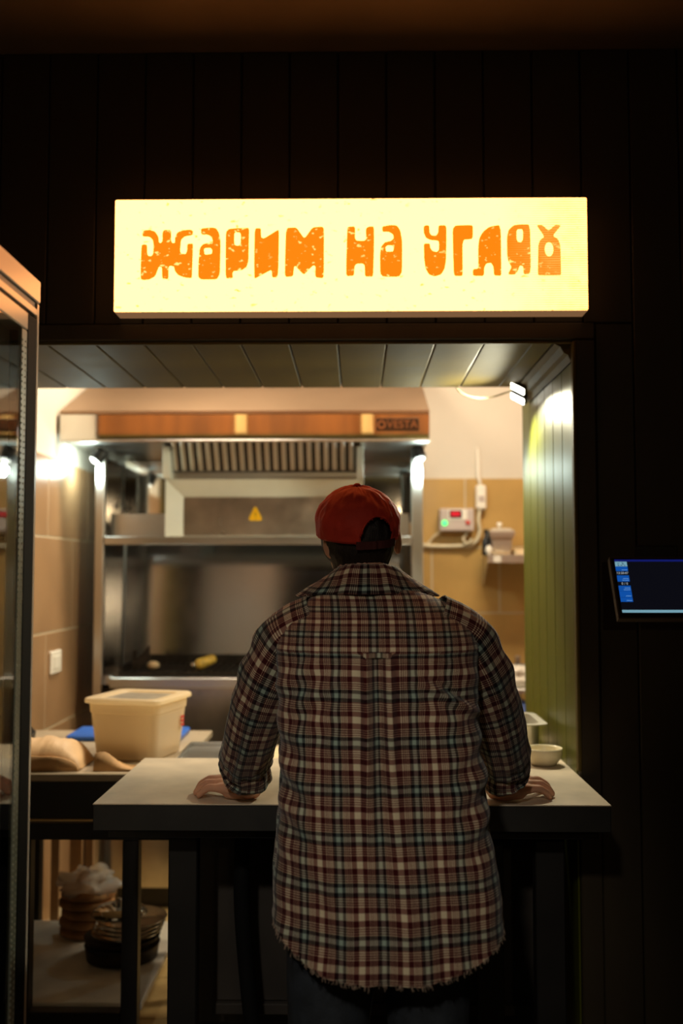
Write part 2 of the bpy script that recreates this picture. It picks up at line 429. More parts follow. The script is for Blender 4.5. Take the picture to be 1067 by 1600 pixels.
fl = struct('floor'); box('slab', -3.2, 3.2, -3.2, 3.05, -0.06, 0.0, M_floor, fl, 0)
for i in range(10):
    for j in range(5):
        box('floor_board', -1.6 + i * .32 + .001, -1.6 + (i + 1) * .32 - .001, -.2 + j * .6 + .001, -.2 + (j + 1) * .6 - .001, -0.001, 0.004, M_floor, fl, .001)
ce = struct('ceiling'); box('ceiling_slab', -3.2, 3.2, -3.2, YW + .2, ZC, ZC + .08, M_ceil, ce, 0)
box('wall_left', -3.28, -3.2, -3.2, 2.8, 0, ZC, M_boardf, None, 0)['kind'] = 'structure'
box('wall_right', 3.2, 3.28, -3.2, 2.8, 0, ZC, M_boardf, None, 0)['kind'] = 'structure'
box('wall_back', -3.2, 3.2, -3.28, -3.2, 0, ZC, M_boardf, None, 0)['kind'] = 'structure'

# partition wall with vertical boards
wf = struct('wall_front', (0, YW, 0))
zt = ZS + .055
box('backing', -3.2, XL - .02, YW + .02, YS, 0, ZC, M_backing, wf, 0)
box('backing', XL - .02, XJ, YW + .02, YS - .02, ZS + .012, ZC, M_backing, wf, 0)
box('backing', XJ + .014, 3.2, YW + .02, YJ - .01, 0, ZC, M_backing, wf, 0)
x = -0.617 - PW * 11
while x < 1.75:
    a, b = x + .0015, x + PW - .0015
    if b <= XJ + .05 and a > XL:
        box('wall_board', a, b, YW, YW + .018, zt, ZC, M_boardf, wf, .003)
    elif a < XL + .01:
        box('wall_board', a, min(b, XL - .02), YW, YW + .018, 0, ZC, M_boardf, wf, .003)
    elif a < XJ + .05:
        box('wall_board', a, b, YW, YW + .018, zt, ZC, M_boardf, wf, .003)
        box('wall_board', XJ + .067, b, YW, YW + .018, 0, zt - .003, M_boardf, wf, .003)
    else:
        box('wall_board', a, b, YW, YW + .018, 0, ZC, M_boardf, wf, .003)
    x += PW
box('casing', XJ + .004, XJ + .064, YW - .012, YW + .02, 0, ZS + .003, M_boardf, wf, .004)
box('casing', XL, XJ + .064, YW - .012, YW + .02, ZS + .004, zt - .002, M_boardf, wf, .004)
box('corner_bead', XJ - .002, XJ + .010, YW - .016, YW + .012, .93, ZS - .001, M_board, wf, .003)
# kitchen side of the header: raw orange plywood with pale studs
box('plywood_sheet', XL, .051, YS - .02, YS - .002, ZS + .012, ZC, M_ply, wf, .002)
box('plywood_sheet', .053, XJ + .2, YS - .02, YS - .002, ZS + .012, ZC, M_ply, wf, .002)
for sx_ in (-.59, .028, .40):
    box('stud', sx_, sx_ + .055, YS - .004, YS + .03, ZS + .012, ZC, M_stud, wf, .003)
box('plywood_sheet', XJ + .014, 2.0, YJ - .012, YJ + .002, 0, ZC, M_ply, wf, .002)

so = struct('soffit', (0, YW, ZS))
x = -0.617 - PW * 5
while x < .50:
    box('soffit_board', max(x, XL) + .0014, x + PW - .0014, YW + .008, YS, ZS, ZS + .012, M_board, so, .003)
    x += PW
box('soffit_board', .5115, .572, YW + .008, YS, ZS, ZS + .012, M_board, so, .003)
MB().loft([[(.574, y, ZS + .012), (.574, y, ZS - .004), (.59, y, ZS - .012), (.60, y, ZS - .03), (.612, y, ZS - .036), (XJ - .001, y, ZS - .056), (XJ - .001, y, ZS + .012)] for y in (YW + .012, YS - .001)]).build('crown_moulding', M_board, so)
box('edge_strip', XL, XJ, YW - .004, YW + .007, ZS - .006, ZS + .004, M_board, so, .002)

ja = struct('jamb', (XJ, YW, 0))
y = YW + .013
while y < YJ - .01:
    box('jamb_board', XJ, XJ + .012, y + .0013, min(y + .1375, YJ) - .0013, .0, ZS - .057 if y < YS - .1 else 2.42, M_jamb, ja, .003)
    y += .1375
box('jamb_backing', XJ + .0125, XJ + .0138, YW + .013, YJ, 0, ZS, M_backing, ja, 0)
box('wall_hatch_left', XL - .03, XL - .001, YW + .02, YS, 0, ZS, M_board, None, .001)['kind'] = 'structure'

# kitchen shell
kf = struct('floor_kitchen', (0, 3.9, 0)); box('screed', XL, 2.0, 3.05, YB, -.06, -.008, M_grout, kf, 0)
ft = None
for i in range(6):
    for j in range(6):
        px, py = XL + .005 + i * .335, 3.07 + j * .335
        if ft is None: ft = box('floor_tile', px, px + .331, py, py + .331, -.008, 0, M_ftile, kf, .0015)
        else: copy_piece(ft, kf, (px + .1655, py + .1655, -.004))
ck = struct('ceiling_kitchen', (0, 4.2, ZC)); box('plaster', XL - .1, 2.1, YS, YB + .1, ZC, ZC + .06, M_kceil, ck, 0)
wb = struct('wall_kitchen_back', (0, YB, 0)); box('plaster', XL - .1, 2.1, YB + .012, YB + .1, 0, ZC, M_cream, wb, 0)
ZT = 1.966
box('grout_bed', .20, 2.0, YB + .0015, YB + .012, .2, ZT - .002, M_grout, wb, 0)
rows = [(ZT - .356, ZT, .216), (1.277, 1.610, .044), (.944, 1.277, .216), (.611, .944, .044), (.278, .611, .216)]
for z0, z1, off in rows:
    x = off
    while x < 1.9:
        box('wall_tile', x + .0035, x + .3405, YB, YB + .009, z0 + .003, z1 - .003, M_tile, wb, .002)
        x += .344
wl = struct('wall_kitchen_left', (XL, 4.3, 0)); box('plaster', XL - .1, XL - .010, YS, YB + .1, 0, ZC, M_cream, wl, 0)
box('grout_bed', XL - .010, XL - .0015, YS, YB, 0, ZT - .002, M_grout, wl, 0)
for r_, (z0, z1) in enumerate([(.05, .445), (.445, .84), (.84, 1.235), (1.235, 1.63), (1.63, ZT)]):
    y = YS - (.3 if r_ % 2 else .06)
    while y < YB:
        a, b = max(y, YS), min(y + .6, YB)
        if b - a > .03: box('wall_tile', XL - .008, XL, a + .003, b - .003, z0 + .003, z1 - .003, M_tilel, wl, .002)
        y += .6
box('wall_kitchen_right', 2.0, 2.08, YJ, YB + .1, 0, ZC, M_cream, None, 0)['kind'] = 'structure'

# ================================================================== KITCHEN LIGHTS (fixtures)
def area(name, loc, rot, sx_, sy_, watts, col, parent=None, spread=180):
    l = bpy.data.lights.new(name, 'AREA'); l.shape = 'RECTANGLE'; l.size = sx_; l.size_y = sy_; l.energy = watts; l.color = col; l.spread = math.radians(spread)
    o = bpy.data.objects.new(name, l); o.rotation_euler = rot; link(o, parent, loc); return o

def ceiling_panel(cx, cy, label):
    t = thing('ceiling_light', (cx, cy, ZC), label, 'lamp', 'kitchen ceiling lights')
    mb = MB(); sx_, sy_ = .30, .12
    mb.box(cx - sx_, cx + sx_, cy - sy_, cy + sy_, ZC - .045, ZC - .001, .004); mb.build('housing', M_white, t)
    MB().box(cx - sx_ + .02, cx + sx_ - .02, cy - sy_ + .02, cy + sy_ - .02, ZC - .052, ZC - .0455, .002).build('diffuser', M_panel_l, t)
    area('lamp_light', (cx, cy, ZC - .06), (0, 0, 0), .55, .2, KITCHEN_W, KITCHEN_COL, t)
ceiling_panel(.62, 3.98, 'flat kitchen ceiling light above the tiled wall with the control box')
ceiling_panel(-.62, 4.06, 'flat kitchen ceiling light in front of the extractor hood')

# dining room track spot behind the camera, shining on the man's back
t = thing('track_spot', (-.48, -.9, ZC), 'black cylindrical spotlight on the dining room ceiling', 'lamp')
box('track_rail', -1.8, .6, -.92, -.88, ZC - .03, ZC - .001, M_black, t)
aim = Vector((-.10, 2.1, .92)) - Vector((-.48, -.9, ZC - .2)); q = aim.to_track_quat('-Z', 'Y')
Mq = Matrix.Translation((-.48, -.9, ZC - .2)) @ q.to_matrix().to_4x4()
mb = MB(); mb.lathe([(.045, .12), (.05, .11), (.05, -.04), (.044, -.05), (.042, -.03)], (0, 0, 0), 24); mb.v = [tuple(Mq @ Vector(v)) for v in mb.v]; mb.build('lamp_can', M_black, t, True, angle=40)
mb = MB(); mb.lathe([(.04, -.031), (.04, -.034)], (0, 0, 0), 24); mb.v = [tuple(Mq @ Vector(v)) for v in mb.v]; mb.build('lens', M_spotface, t)
MB().tube([(-.48, -.9, ZC - .03), (-.48, -.9, ZC - .17)], .012).build('stem', M_black, t)
l = bpy.data.lights.new('spot_light', 'SPOT'); l.energy = TRACK_W; l.color = TRACK_COL; l.spot_size = math.radians(27); l.spot_blend = 1.0; l.shadow_soft_size = .08
o = bpy.data.objects.new('spot_light', l); o.rotation_mode = 'QUATERNION'; o.rotation_quaternion = q; link(o, t, Mq @ Vector((0, 0, -.06)))

t = thing('fill_pendant', (.6, -1.6, ZC), 'added warm fill lamp hung out of view behind the camera', 'lamp')  # unseen pendant added to raise the ambient light on wall and shirt
MB().tube([(.6, -1.6, ZC), (.6, -1.6, 2.35)], .004, 6).build('cord', M_black, t)
MB().lathe([(.02, .12), (.05, .11), (.16, .0), (.155, .0), (.046, .105)], (.6, -1.6, 2.25), 32).build('shade', M_black, t, True)
MB().ell((.6, -1.6, 2.27), (.04, .04, .05), 16, 10).build('bulb', M_spotface, t, True)
l = bpy.data.lights.new('bulb_light', 'POINT'); l.energy = FILL_W; l.color = (1, .72, .40); l.shadow_soft_size = .05
o = bpy.data.objects.new('bulb_light', l); link(o, t, (.6, -1.6, 2.18))

# ================================================================== ILLUMINATED SIGN
SXP, YSG = 554.0, 2.765
def sx(px): return (px - 556) / SXP
def sz(py): return 1.487 + YSG * math.tan(math.radians(3.42) + math.atan((800 - py) / 1556))
t = thing('illuminated_sign', (-.015, 2.80, 2.21), 'backlit cream sign box with orange Cyrillic lettering above the hatch', 'sign')
X0, X1, Z0, Z1 = sx(177), sx(918), sz(486.5), sz(310)
box('sign_case', X0, X1, YSG + .004, YW - .001, Z0, Z1, M_sside, t, .003)
MB().box(X0 + .001, X1 - .001, YSG - .001, YSG + .0035, Z0 + .001, Z1 - .001, .003).build('sign_face', M_sign, t)
ca = lambda p: (210 + p[0] / 5.616, 340 + p[1] / 5.616)
cb = lambda p: (390 + p[0] / 4.268, 340 + p[1] / 4.268)
cc = lambda p: (650 + p[0] / 4.446, 340 + p[1] / 4.446)
oval = [(923 + 30 * math.cos(a * PI / 7), 228 + 50 * math.sin(a * PI / 7)) for a in range(14)]
LET = [
 (ca, [[(60,130),(75,105),(125,100),(175,115),(205,160),(210,210),(225,218),(240,200),(240,120),(255,102),(318,102),(318,200),(330,218),(350,215),(350,170),(370,125),(420,105),(490,100),(512,115),(505,150),(440,160),(405,190),(398,290),(410,312),(445,315),(458,290),(460,225),(508,222),(512,240),(505,515),(500,528),(440,522),(380,500),(350,460),(345,425),(310,418),(298,430),(298,525),(288,535),(245,530),(240,510),(238,430),(212,425),(200,460),(180,510),(130,538),(80,543),(52,535),(50,440),(55,235),(75,228),(105,230),(108,310),(120,330),(145,332),(160,310),(162,230),(155,190),(125,162),(65,160)]]),
 (ca, [[(580,90),(680,82),(715,90),(740,130),(755,200),(750,540),(560,540),(558,400),(570,265),(595,230),(640,218),(680,228),(685,215),(680,180),(660,155),(630,145),(590,148),(580,130)], [(608,275),(620,263),(665,263),(680,280),(678,315),(615,322)]]),
 (ca, [[(800,95),(1000,85),(1006,110),(1002,380),(985,430),(945,460),(870,468),(862,485),(865,525),(850,533),(800,530),(798,300)], [(875,135),(890,125),(925,130),(932,150),(930,225),(915,243),(890,243),(875,225)]]),
 (cb, [[(32,70),(75,68),(77,130),(95,138),(192,78),(197,100),(192,400),(150,398),(148,355),(140,350),(45,402),(32,405),(30,300)]]),
 (cb, [[(242,68),(305,65),(320,75),(360,132),(372,132),(420,65),(485,60),(498,75),(497,395),(485,405),(445,400),(438,385),(440,325),(425,318),(368,378),(355,375),(305,322),(298,330),(292,392),(236,396),(236,300)]]),
 (cb, [[(652,68),(665,62),(700,60),(706,75),(705,140),(715,155),(765,157),(778,145),(776,75),(795,62),(832,60),(832,200),(826,390),(815,397),(770,395),(768,320),(755,308),(715,310),(702,325),(698,390),(645,392),(645,300)]]),
 (cb, [[(885,62),(940,52),(985,55),(1008,90),(1020,160),(1018,398),(872,397),(870,250),(878,195),(905,165),(945,158),(962,140),(958,115),(930,98),(888,98)], [(908,200),(920,188),(950,188),(962,205),(958,228),(912,230)]]),
 (cc, [[(55,65),(70,57),(95,60),(97,110),(110,128),(140,130),(155,110),(158,58),(213,58),(214,150),(210,300),(200,360),(175,400),(130,413),(90,400),(65,355),(57,290),(55,190),(65,183),(97,183),(102,215),(115,235),(145,243),(160,230),(160,165),(100,160),(70,145),(55,110)]]),
 (cc, [[(255,60),(390,57),(398,70),(397,140),(390,155),(325,160),(325,405),(315,411),(262,410),(258,250)]]),
 (cc, [[(592,55),(592,402),(585,411),(540,408),(536,345),(520,320),(490,325),(475,350),(472,400),(465,411),(395,410),(393,375),(400,362),(428,360),(432,340),(432,210),(440,150),(465,105),(510,70)]]),
 (cc, [[(795,55),(796,395),(745,402),(742,345),(720,340),(705,380),(685,402),(642,402),(640,390),(662,350),(640,310),(632,270),(632,140),(645,90),(680,60),(730,54)], [(700,100),(710,88),(738,88),(744,105),(742,160),(730,178),(708,175),(700,155)]]),
 (cc, [[(837,60),(880,60),(922,100),(965,60),(1010,62),(950,135),(985,155),(1003,200),(1005,400),(1000,410),(850,410),(843,400),(848,200),(860,165),(892,140)], oval]),
]
for f, loops in LET:
    lp2 = []
    for lp in loops:
        q2 = chaikin([f(p) for p in lp], 2, 0.14)
        lp2.append([(sx(a), sz(b)) for a, b in q2])
    flat_shape(lp2, lambda x, y, z: (x, YSG - .0018 - z, y), .001, 'letter', M_letter, t)

# ================================================================== LED FLOODLIGHT AT THE CORNER
FL = Vector((.575, 3.50, 2.118))
t = thing('floodlight', FL, 'small twin LED floodlight glowing in the upper right corner of the hatch', 'lamp')
fdir = Vector((-.60, -.25, -.76)).normalized()
fu = Vector((.84, -.375, -.54)); fu = (fu - fdir * fu.dot(fdir)).normalized(); fv = fdir.cross(fu)
fq = fdir.to_track_quat('-Z', 'Y')
Mf = Matrix(((fu.x, fv.x, -fdir.x, FL.x), (fu.y, fv.y, -fdir.y, FL.y), (fu.z, fv.z, -fdir.z, FL.z), (0, 0, 0, 1)))
def put(mb, name, m, **k):
    mb.v = [tuple(Mf @ Vector(v)) for v in mb.v]; return mb.build(name, m, t, **k)
for s in (-1, 1):
    put(MB().box(-.031, .031, s * .031 - .024, s * .031 + .024, -.004, .016, .004), 'lamp_head', M_blackp)
    put(MB().box(-.027, .027, s * .031 - .0165, s * .031 + .0165, -.007, -.0035, .001), 'lamp_face', M_led)
put(MB().box(-.006, .006, -.055, .055, .0165, .024, .001), 'bracket', M_black)
MB().tube([FL + Vector((0, 0, .014)), (.575, 3.507, ZS - .001)], .006).build('stem', M_black, t)
l = bpy.data.lights.new('flood_beam', 'SPOT'); l.energy = FLOOD_W; l.color = FLOOD_COL; l.spot_size = math.radians(150); l.spot_blend = .12; l.shadow_soft_size = .03
o = bpy.data.objects.new('flood_beam', l); o.rotation_mode = 'QUATERNION'; o.rotation_quaternion = fq; link(o, t, FL + fdir * .045)
c = curve_pts([(.36, YS + .006, ZS + .004), (.38, YS + .006, ZS - .020), (.425, YS + .006, ZS - .036), (.48, YS + .004, ZS - .036), (.535, 3.51, ZS - .026), (.552, 3.50, ZS - .018)])
tag(MB().tube(c, .0035, 6).build('lamp_cable', M_cable, None, True), 'thin beige cable sagging along the hatch soffit to the floodlight', 'cable')

# ================================================================== HOOD
YH = 4.20
t = thing('extractor_hood', (-.47, 4.6, 2.05), 'wide stainless extractor hood with slanted top over the grill', 'hood')
HX0, HX1 = -1.262, .313
zb0, zb1 = 2.046, 2.157
box('fascia', HX0, HX1, YH, YH + .012, zb0, zb1, M_mirror, t, .002)
box('rim', HX0, HX1, YH - .004, YH + .016, zb0 - .008, zb0 - .0005, M_steel, t, .001)
MB().loft([[(x_, YH, zb1 + .001), (x_, YH + .80, 2.49), (x_, YH + .80, 2.505), (x_, YH, zb1 + .014)] for x_ in (HX0, HX1)])  .build('top_panel', M_hoodtop, t)
for x_ in (HX0, HX1 - .008):
    MB().loft([[(xx, YH + .013, zb0), (xx, YB - .01, zb0), (xx, YB - .01, 2.49), (xx, YH + .80, 2.485), (xx, YH + .013, zb1 + .002)] for xx in (x_, x_ + .008)]).build('side_panel', M_steel, t)
box('back_panel', HX0 + .01, HX1 - .01, YB - .06, YB - .045, 2.06, 2.48, M_steel, t, .001)
for (a_, b_) in ((HX0 + .01, (262 - 556) / 346), ((563 - 556) / 346, HX1 - .01)):
    box('bottom_panel', a_, b_, YH + .017, YB - .065, 2.047, 2.051, M_steel, t, .001)
# name plate
px0, px1 = (588 - 556) / 370.4, (655 - 556) / 370.4
zc_ = 1.487 + (893 - 662.5) / 370.4
box('name_plate', px0, px1, YH - .004, YH - .0005, zc_ - .027, zc_ + .027, M_plate, t, .001)
text_mesh('VESTA', lambda x, y, z: (px0 + .110 + x, YH - .0045 - z, zc_ + y), .046, .001, 'plate_lettering', M_copper, t)
cu_ = [(.018 * math.cos(a * PI / 10), .018 * math.sin(a * PI / 10)) for a in range(20)]; ci_ = [(x_ * .62, y_ * .62) for x_, y_ in cu_]
flat_shape([cu_, ci_], lambda x, y, z: (px0 + .023 + x, YH - .0045 - z, zc_ + y), .001, 'plate_emblem', M_copper, t)
# baffle filter bank
fx0, fx1 = (268 - 556) / 346, (557 - 556) / 346
def fpt(x_, s):    # s 0..1 from front-top to back-bottom of the slanted filter
    return (x_, 4.40 + .12 * s, 2.10 - .185 * s)
fb = MB(); fb.add([fpt(fx0, 0), fpt(fx1, 0), fpt(fx1, 1), fpt(fx0, 1), (fx1, 4.54, 1.905), (fx0, 4.54, 1.905), (fx1, 4.56, 2.10), (fx0, 4.56, 2.10)],
       [(0, 1, 2, 3), (3, 2, 4, 5), (5, 4, 6, 7), (0, 7, 6, 1), (1, 6, 4, 2), (0, 3, 5, 7)])
filt = fb.build('filter_bank', M_iron, t)
n_b = 22
for i in range(n_b):
    xa = fx0 + (fx1 - fx0) * (i + .12) / n_b; xb = fx0 + (fx1 - fx0) * (i + .70) / n_b
    MB().loft([[(xa, fpt(0, s)[1] - .006, fpt(0, s)[2]), ((xa + xb) / 2, fpt(0, s)[1] - .011, fpt(0, s)[2] - .003), (xb, fpt(0, s)[1] - .006, fpt(0, s)[2]), (xb, fpt(0, s)[1], fpt(0, s)[2] + .002), (xa, fpt(0, s)[1], fpt(0, s)[2] + .002)] for s in (.0, .84)]).build('baffle', M_steel, filt)
MB().loft([[fpt(x_, .85), fpt(x_, 1.0), (x_, 4.50, 1.90), (x_, 4.49, 1.935)] for x_ in (fx0, fx1)]).build('drip_tray', M_steel, filt)

# ================================================================== GRILL STATION
P4 = 346.0
def gx(px): return (px - 556) / P4
def gz(py): return 1.487 + (893 - py) / P4
YG = 4.50
GX0, GX1 = gx(146), gx(661)
t = thing('charcoal_grill', (-.44, 4.75, 0), 'stainless steel grill cabinet standing under the hood', 'grill')
box('post', GX0, gx(160), YG, YG + .045, .0, 2.02, M_steel, t, .003)
box('post', gx(643), GX1, YG, YG + .05, .0, 2.02, M_steel, t, .003)
zr1, zr0 = gz(838), gz(851)
box('cross_bar', gx(161), gx(642), YG - .004, YG + .03, zr0, zr1, M_steel, t, .003)
YP = 5.02
box('back_sheet', GX0 + .02, GX1 - .02, YP - .025, YP - .013, .90, zr0 + .03, M_sheet, t, .001, Matrix.Translation((0, YP, .9)) @ Matrix.Rotation(math.radians(-4.5), 4, 'X') @ Matrix.Translation((0, -YP, -.9)))
box('upper_back_sheet', GX0 + .02, GX1 - .02, YP - .03, YP - .018, gz(801) - .02, 2.043, M_mirror, t, .001)
box('mid_sheet', gx(161), gx(257), YG + .12, YG + .13, zr1 - .01, gz(800), M_steel, t, .001)
box('mid_sheet', gx(569), gx(642), YG + .12, YG + .13, zr1 - .01, gz(800), M_steel, t, .001)
box('side_sheet', GX0 + .001, GX0 + .013, YG + .046, YP - .001, .9, 2.02, M_mirror, t, .001)
box('side_sheet', GX1 - .013, GX1 - .001, YG + .051, YP - .001, .9, 2.02, M_mirror, t, .001)
# central fire chamber: white enamel frame round a recessed brushed door
cx0, cx1 = gx(258), gx(568); zc1, zc0 = gz(749), gz(839)
dx0, dx1 = gx(283), gx(543); dz1, dz0 = gz(775), gz(838)
def ring_frame(o0, o1, i0, i1, yo, yi):
    mb = MB()
    O = [(o0[0], yo, o0[1]), (o1[0], yo, o0[1]), (o1[0], yo, o1[1]), (o0[0], yo, o1[1])]
    I = [(i0[0], yi, i0[1]), (i1[0], yi, i0[1]), (i1[0], yi, i1[1]), (i0[0], yi, i1[1])]
    B = [(p[0], yi + .06, p[2]) for p in O]; J = [(p[0], yi + .06, p[2]) for p in I]
    mb.add(O + I + B + J, [(i, (i + 1) % 4, 4 + (i + 1) % 4, 4 + i) for i in range(4)] + [((i + 1) % 4, i, 8 + i, 8 + (i + 1) % 4) for i in range(4)] + [(4 + i, 4 + (i + 1) % 4, 12 + (i + 1) % 4, 12 + i) for i in range(4)] + [(12 + i, 12 + (i + 1) % 4, 8 + (i + 1) % 4, 8 + i) for i in range(4)])
    return mb
ring_frame((cx0, zc0), (cx1, zc1), (dx0, dz0 + .004), (dx1, dz1), YG - .02, YG + .05).build('chamber_frame', M_wsteel, t)
box('chamber_cheek', gx(257), gx(268), 4.42, YG + .10, zc1 + .001, 2.045, M_wsteel, t, .001)
box('chamber_cheek', gx(557), gx(568), 4.42, YG + .10, zc1 + .001, 2.045, M_wsteel, t, .001)
door = box('chamber_door', dx0 + .001, dx1 - .001, YG + .045, YG + .058, dz0 + .006, dz1 - .001, M_dsteel, t, .002)
tri = [(0, .048), (-.036, -.026), (.036, -.026)]
tx, tz = gx(397) , gz(804)
st = flat_shape([chaikin(tri, 2, .12)], lambda x, y, z: (tx + x * .96, YG + .0435 - z, tz + y * .96), .001, 'warning_sticker', M_yellow, door)
tag(st, 'yellow warning triangle sticker')
text_mesh('!', lambda x, y, z: (tx + x, YG + .0425 - z, tz - .004 + y), .05, .0006, 'warning_mark', M_brown, door)
# grates, firebox and rail
zrail1, zrail0 = 1.487 - (1058 - 893) / 352, 1.487 - (1074 - 893) / 352
YR = 4.42
rx0 = (172 - 556) / 352
box('front_rail', rx0, GX1, YR, YR + .09, zrail0, zrail1, M_steel, t, .004)
box('side_ledge', GX0 + .02, rx0 + .02, YG + .046, YP - .01, zrail0, zrail1 - .005, M_steel, t, .002)
fbx = MB().box(rx0 + .02, GX1 - .05, YR + .092, YR + .104, zrail0, 1.035, .001); fbx.box(rx0 + .02, GX1 - .05, YP - .05, YP - .035, .90, 1.075, .001)
fbx.box(rx0 + .02, rx0 + .035, YR + .105, YP - .051, .90, 1.06, .001); fbx.box(GX1 - .065, GX1 - .05, YR + .105, YP - .051, .90, 1.06, .001)
fbx.build('firebox', M_iron, t)
for i in range(38):
    xx = rx0 + .05 + i * (GX1 - .12 - rx0) / 38
    box('grate_bar', xx, xx + .012, YR + .106, YP - .052, 1.022, 1.034, M_iron, t, .002)
box('cabinet_front', rx0 + .012, GX1 - .05, YR + .03, YR + .045, .10, zrail0 - .001, M_dsteel, t, .002)
box('plinth', rx0 + .03, GX1 - .07, YR + .08, YR + .10, .0, .099, M_black, t, .001)
box('guard_bracket', (207 - 556) / 340, (213 - 556) / 340, 4.60, 4.615, 1.03, 1.125, M_iron, t, .001)
MB().loft([[((213 - 556) / 340, yy, 1.085), ((233 - 556) / 340, yy, 1.15), ((233 - 556) / 340, yy, 1.08), ((213 - 556) / 340, yy, 1.03)] for yy in (4.60, 4.612)]).build('guard_plate', M_iron, t)
# chain of bright steel beads hanging before the mirror sheet
ch = thing('pull_chain', (-1.07, 4.85, 2.0), 'hanging chain of bright steel balls inside the left of the grill', 'chain')
cp = curve_pts([(gx(163) * 1.085, 4.90, 2.030), (gx(170) * 1.085, 4.90, 1.96), (gx(181) * 1.085, 4.90, 1.86), (gx(192) * 1.085, 4.90, 1.76), (gx(197) * 1.085, 4.90, 1.68)], 2)
for p in cp: MB().ell(p, (.011, .011, .011), 12, 8).build('chain_ball', M_mirror, ch, True)
MB().tube(cp, .002, 6).build('chain_wire', M_steel, ch)
# things on the grate
g1 = thing('corn_cob', ((322 - 556) / 332, 4.66, 1.035), 'yellow grilled corn cob with a foil tip on the grate', 'corn')
cc0 = Vector(((323 - 556) / 332, 4.66, 1.065))
MB().capsule([cc0 + Vector((-.022, -.01, -.006)), cc0 + Vector((.028, .02, .012))], [.026, .022], 16).build('cob', M_food, g1, True)
MB().ell(cc0 + Vector((-.05, -.02, -.012)), (.018, .018, .018), 12, 8).build('foil_tip', M_mirror, g1, True)
tag(MB().ell(((241 - 556) / 335, 4.64, 1.054), (.03, .025, .019), 16, 10).build('onion_half', M_dough, None, True), 'pale vegetable lying at the left end of the grate', 'vegetable')

# hood lamps
def bulkhead(cx, cy, cz, dx, label):
    t = thing('hood_lamp', (cx, cy, cz), label, 'lamp', 'lamps under the hood')
    d = Vector((dx, -.15, -.75)).normalized(); q = d.to_track_quat('-Z', 'Y'); Mh = Matrix.Translation((cx, cy, cz)) @ q.to_matrix().to_4x4()
    mb = MB(); mb.lathe([(.012, .055), (.028, .05), (.032, .03), (.033, -.006), (.026, -.008)], (0, 0, 0), 20); mb.v = [tuple(Mh @ Vector(v)) for v in mb.v]; mb.build('lamp_can', M_black, t, True, angle=40)
    mb = MB(); mb.ell((0, 0, -.008), (.024, .024, .014), 16, 8); mb.v = [tuple(Mh @ Vector(v)) for v in mb.v]; mb.build('bulb', M_hlamp, t, True)
    MB().tube([Mh @ Vector((0, 0, .05)), (cx, cy + .01, 2.03), (cx, cy + .01, 2.046)], .006).build('conduit', M_steel, t, True)
    l = bpy.data.lights.new('bulb_light', 'POINT'); l.energy = HOOD_W; l.color = HOOD_COL; l.shadow_soft_size = .03
    o = bpy.data.objects.new('bulb_light', l); link(o, t, Mh @ Vector((0, 0, -.06)))
bulkhead((147 - 556) / 352, 4.42, 1.99, -.5, 'lamp hanging under the left corner of the hood')
bulkhead((655 - 556) / 352, 4.42, 1.995, .2, 'lamp hanging under the right corner of the hood')

# ================================================================== RIGHT BACK WALL THINGS
PB = 305.0
def bx_(px): return (px - 556) / PB
def bz_(py): return 1.487 + (893 - py) / PB
t = thing('control_box', (bx_(711), YB, bz_(832)), 'grey control box with red display and green light on tiled wall', 'controller')
box('case', bx_(685), bx_(738), YB - .075, YB - .001, bz_(831), bz_(796), M_grey, t, .006)
dp = box('display_frame', bx_(698), bx_(727), YB - .079, YB - .0755, bz_(814), bz_(798), M_white, t, .002)
dg_ = box('display', bx_(700), bx_(719), YB - .0815, YB - .0795, bz_(811), bz_(799), M_blackp, dp, .001)
box('digits', bx_(702), bx_(716), YB - .083, YB - .082, bz_(808), bz_(801), M_redd, dp, 0)
MB().ell((bx_(692.5), YB - .078, bz_(818.5)), (.014, .009, .014), 16, 8).build('indicator_light', M_green, t, True)
MB().ell((bx_(728), YB - .078, bz_(818)), (.012, .008, .012), 16, 8).build('knob', M_red, t, True)
t = thing('power_adapter', (bx_(750), YB, bz_(797)), 'white oblong plastic socket block on a cord beside the control box', 'socket')
box('case', bx_(742.5), bx_(758), YB - .05, YB - .002, bz_(797), bz_(759), M_white, t, .008)
box('socket_face', bx_(746), bx_(755), YB - .053, YB - .0505, bz_(785), bz_(776), M_grey, t, .001)
MB().tube([(bx_(750), YB - .02, bz_(759)), (bx_(749), YB - .015, bz_(752)), (bx_(747), YB - .012, bz_(745)), (bx_(746), YB - .008, bz_(700))], .008, 8).build('cord', M_white, t, True)
c = curve_pts([(bx_(748), YB - .03, bz_(797)), (bx_(746), YB - .035, bz_(815)), (bx_(748), YB - .03, bz_(832)), (bx_(740), YB - .03, bz_(848)), (bx_(720), YB - .025, bz_(853)), (bx_(690), YB - .02, bz_(854)), (bx_(667), YB - .02, bz_(853)), (bx_(655), YB - .02, bz_(850))])
tag(MB().tube(c, .010, 10).build('beige_conduit', M_cable, None, True), 'thick beige cable looping from the socket block below the control box', 'cable')
c = curve_pts([(bx_(690), YB - .03, bz_(830)), (bx_(678), YB - .02, bz_(838)), (bx_(673), YB - .012, bz_(844)), (bx_(668), YB - .012, bz_(850))])
tag(MB().tube(c, .006, 8).build('thin_cable', M_cable, None, True), 'thin cable hanging from the left of the control box', 'cable')
c = curve_pts([(bx_(730), YB - .04, bz_(832)), (bx_(722), YB - .045, bz_(842)), (bx_(728), YB - .05, bz_(850)), (bx_(736), YB - .05, bz_(843))])
tag(MB().tube(c, .006, 8).build('coiled_cable', M_cable, None, True), 'short pale cable loop under the right of the control box', 'cable')
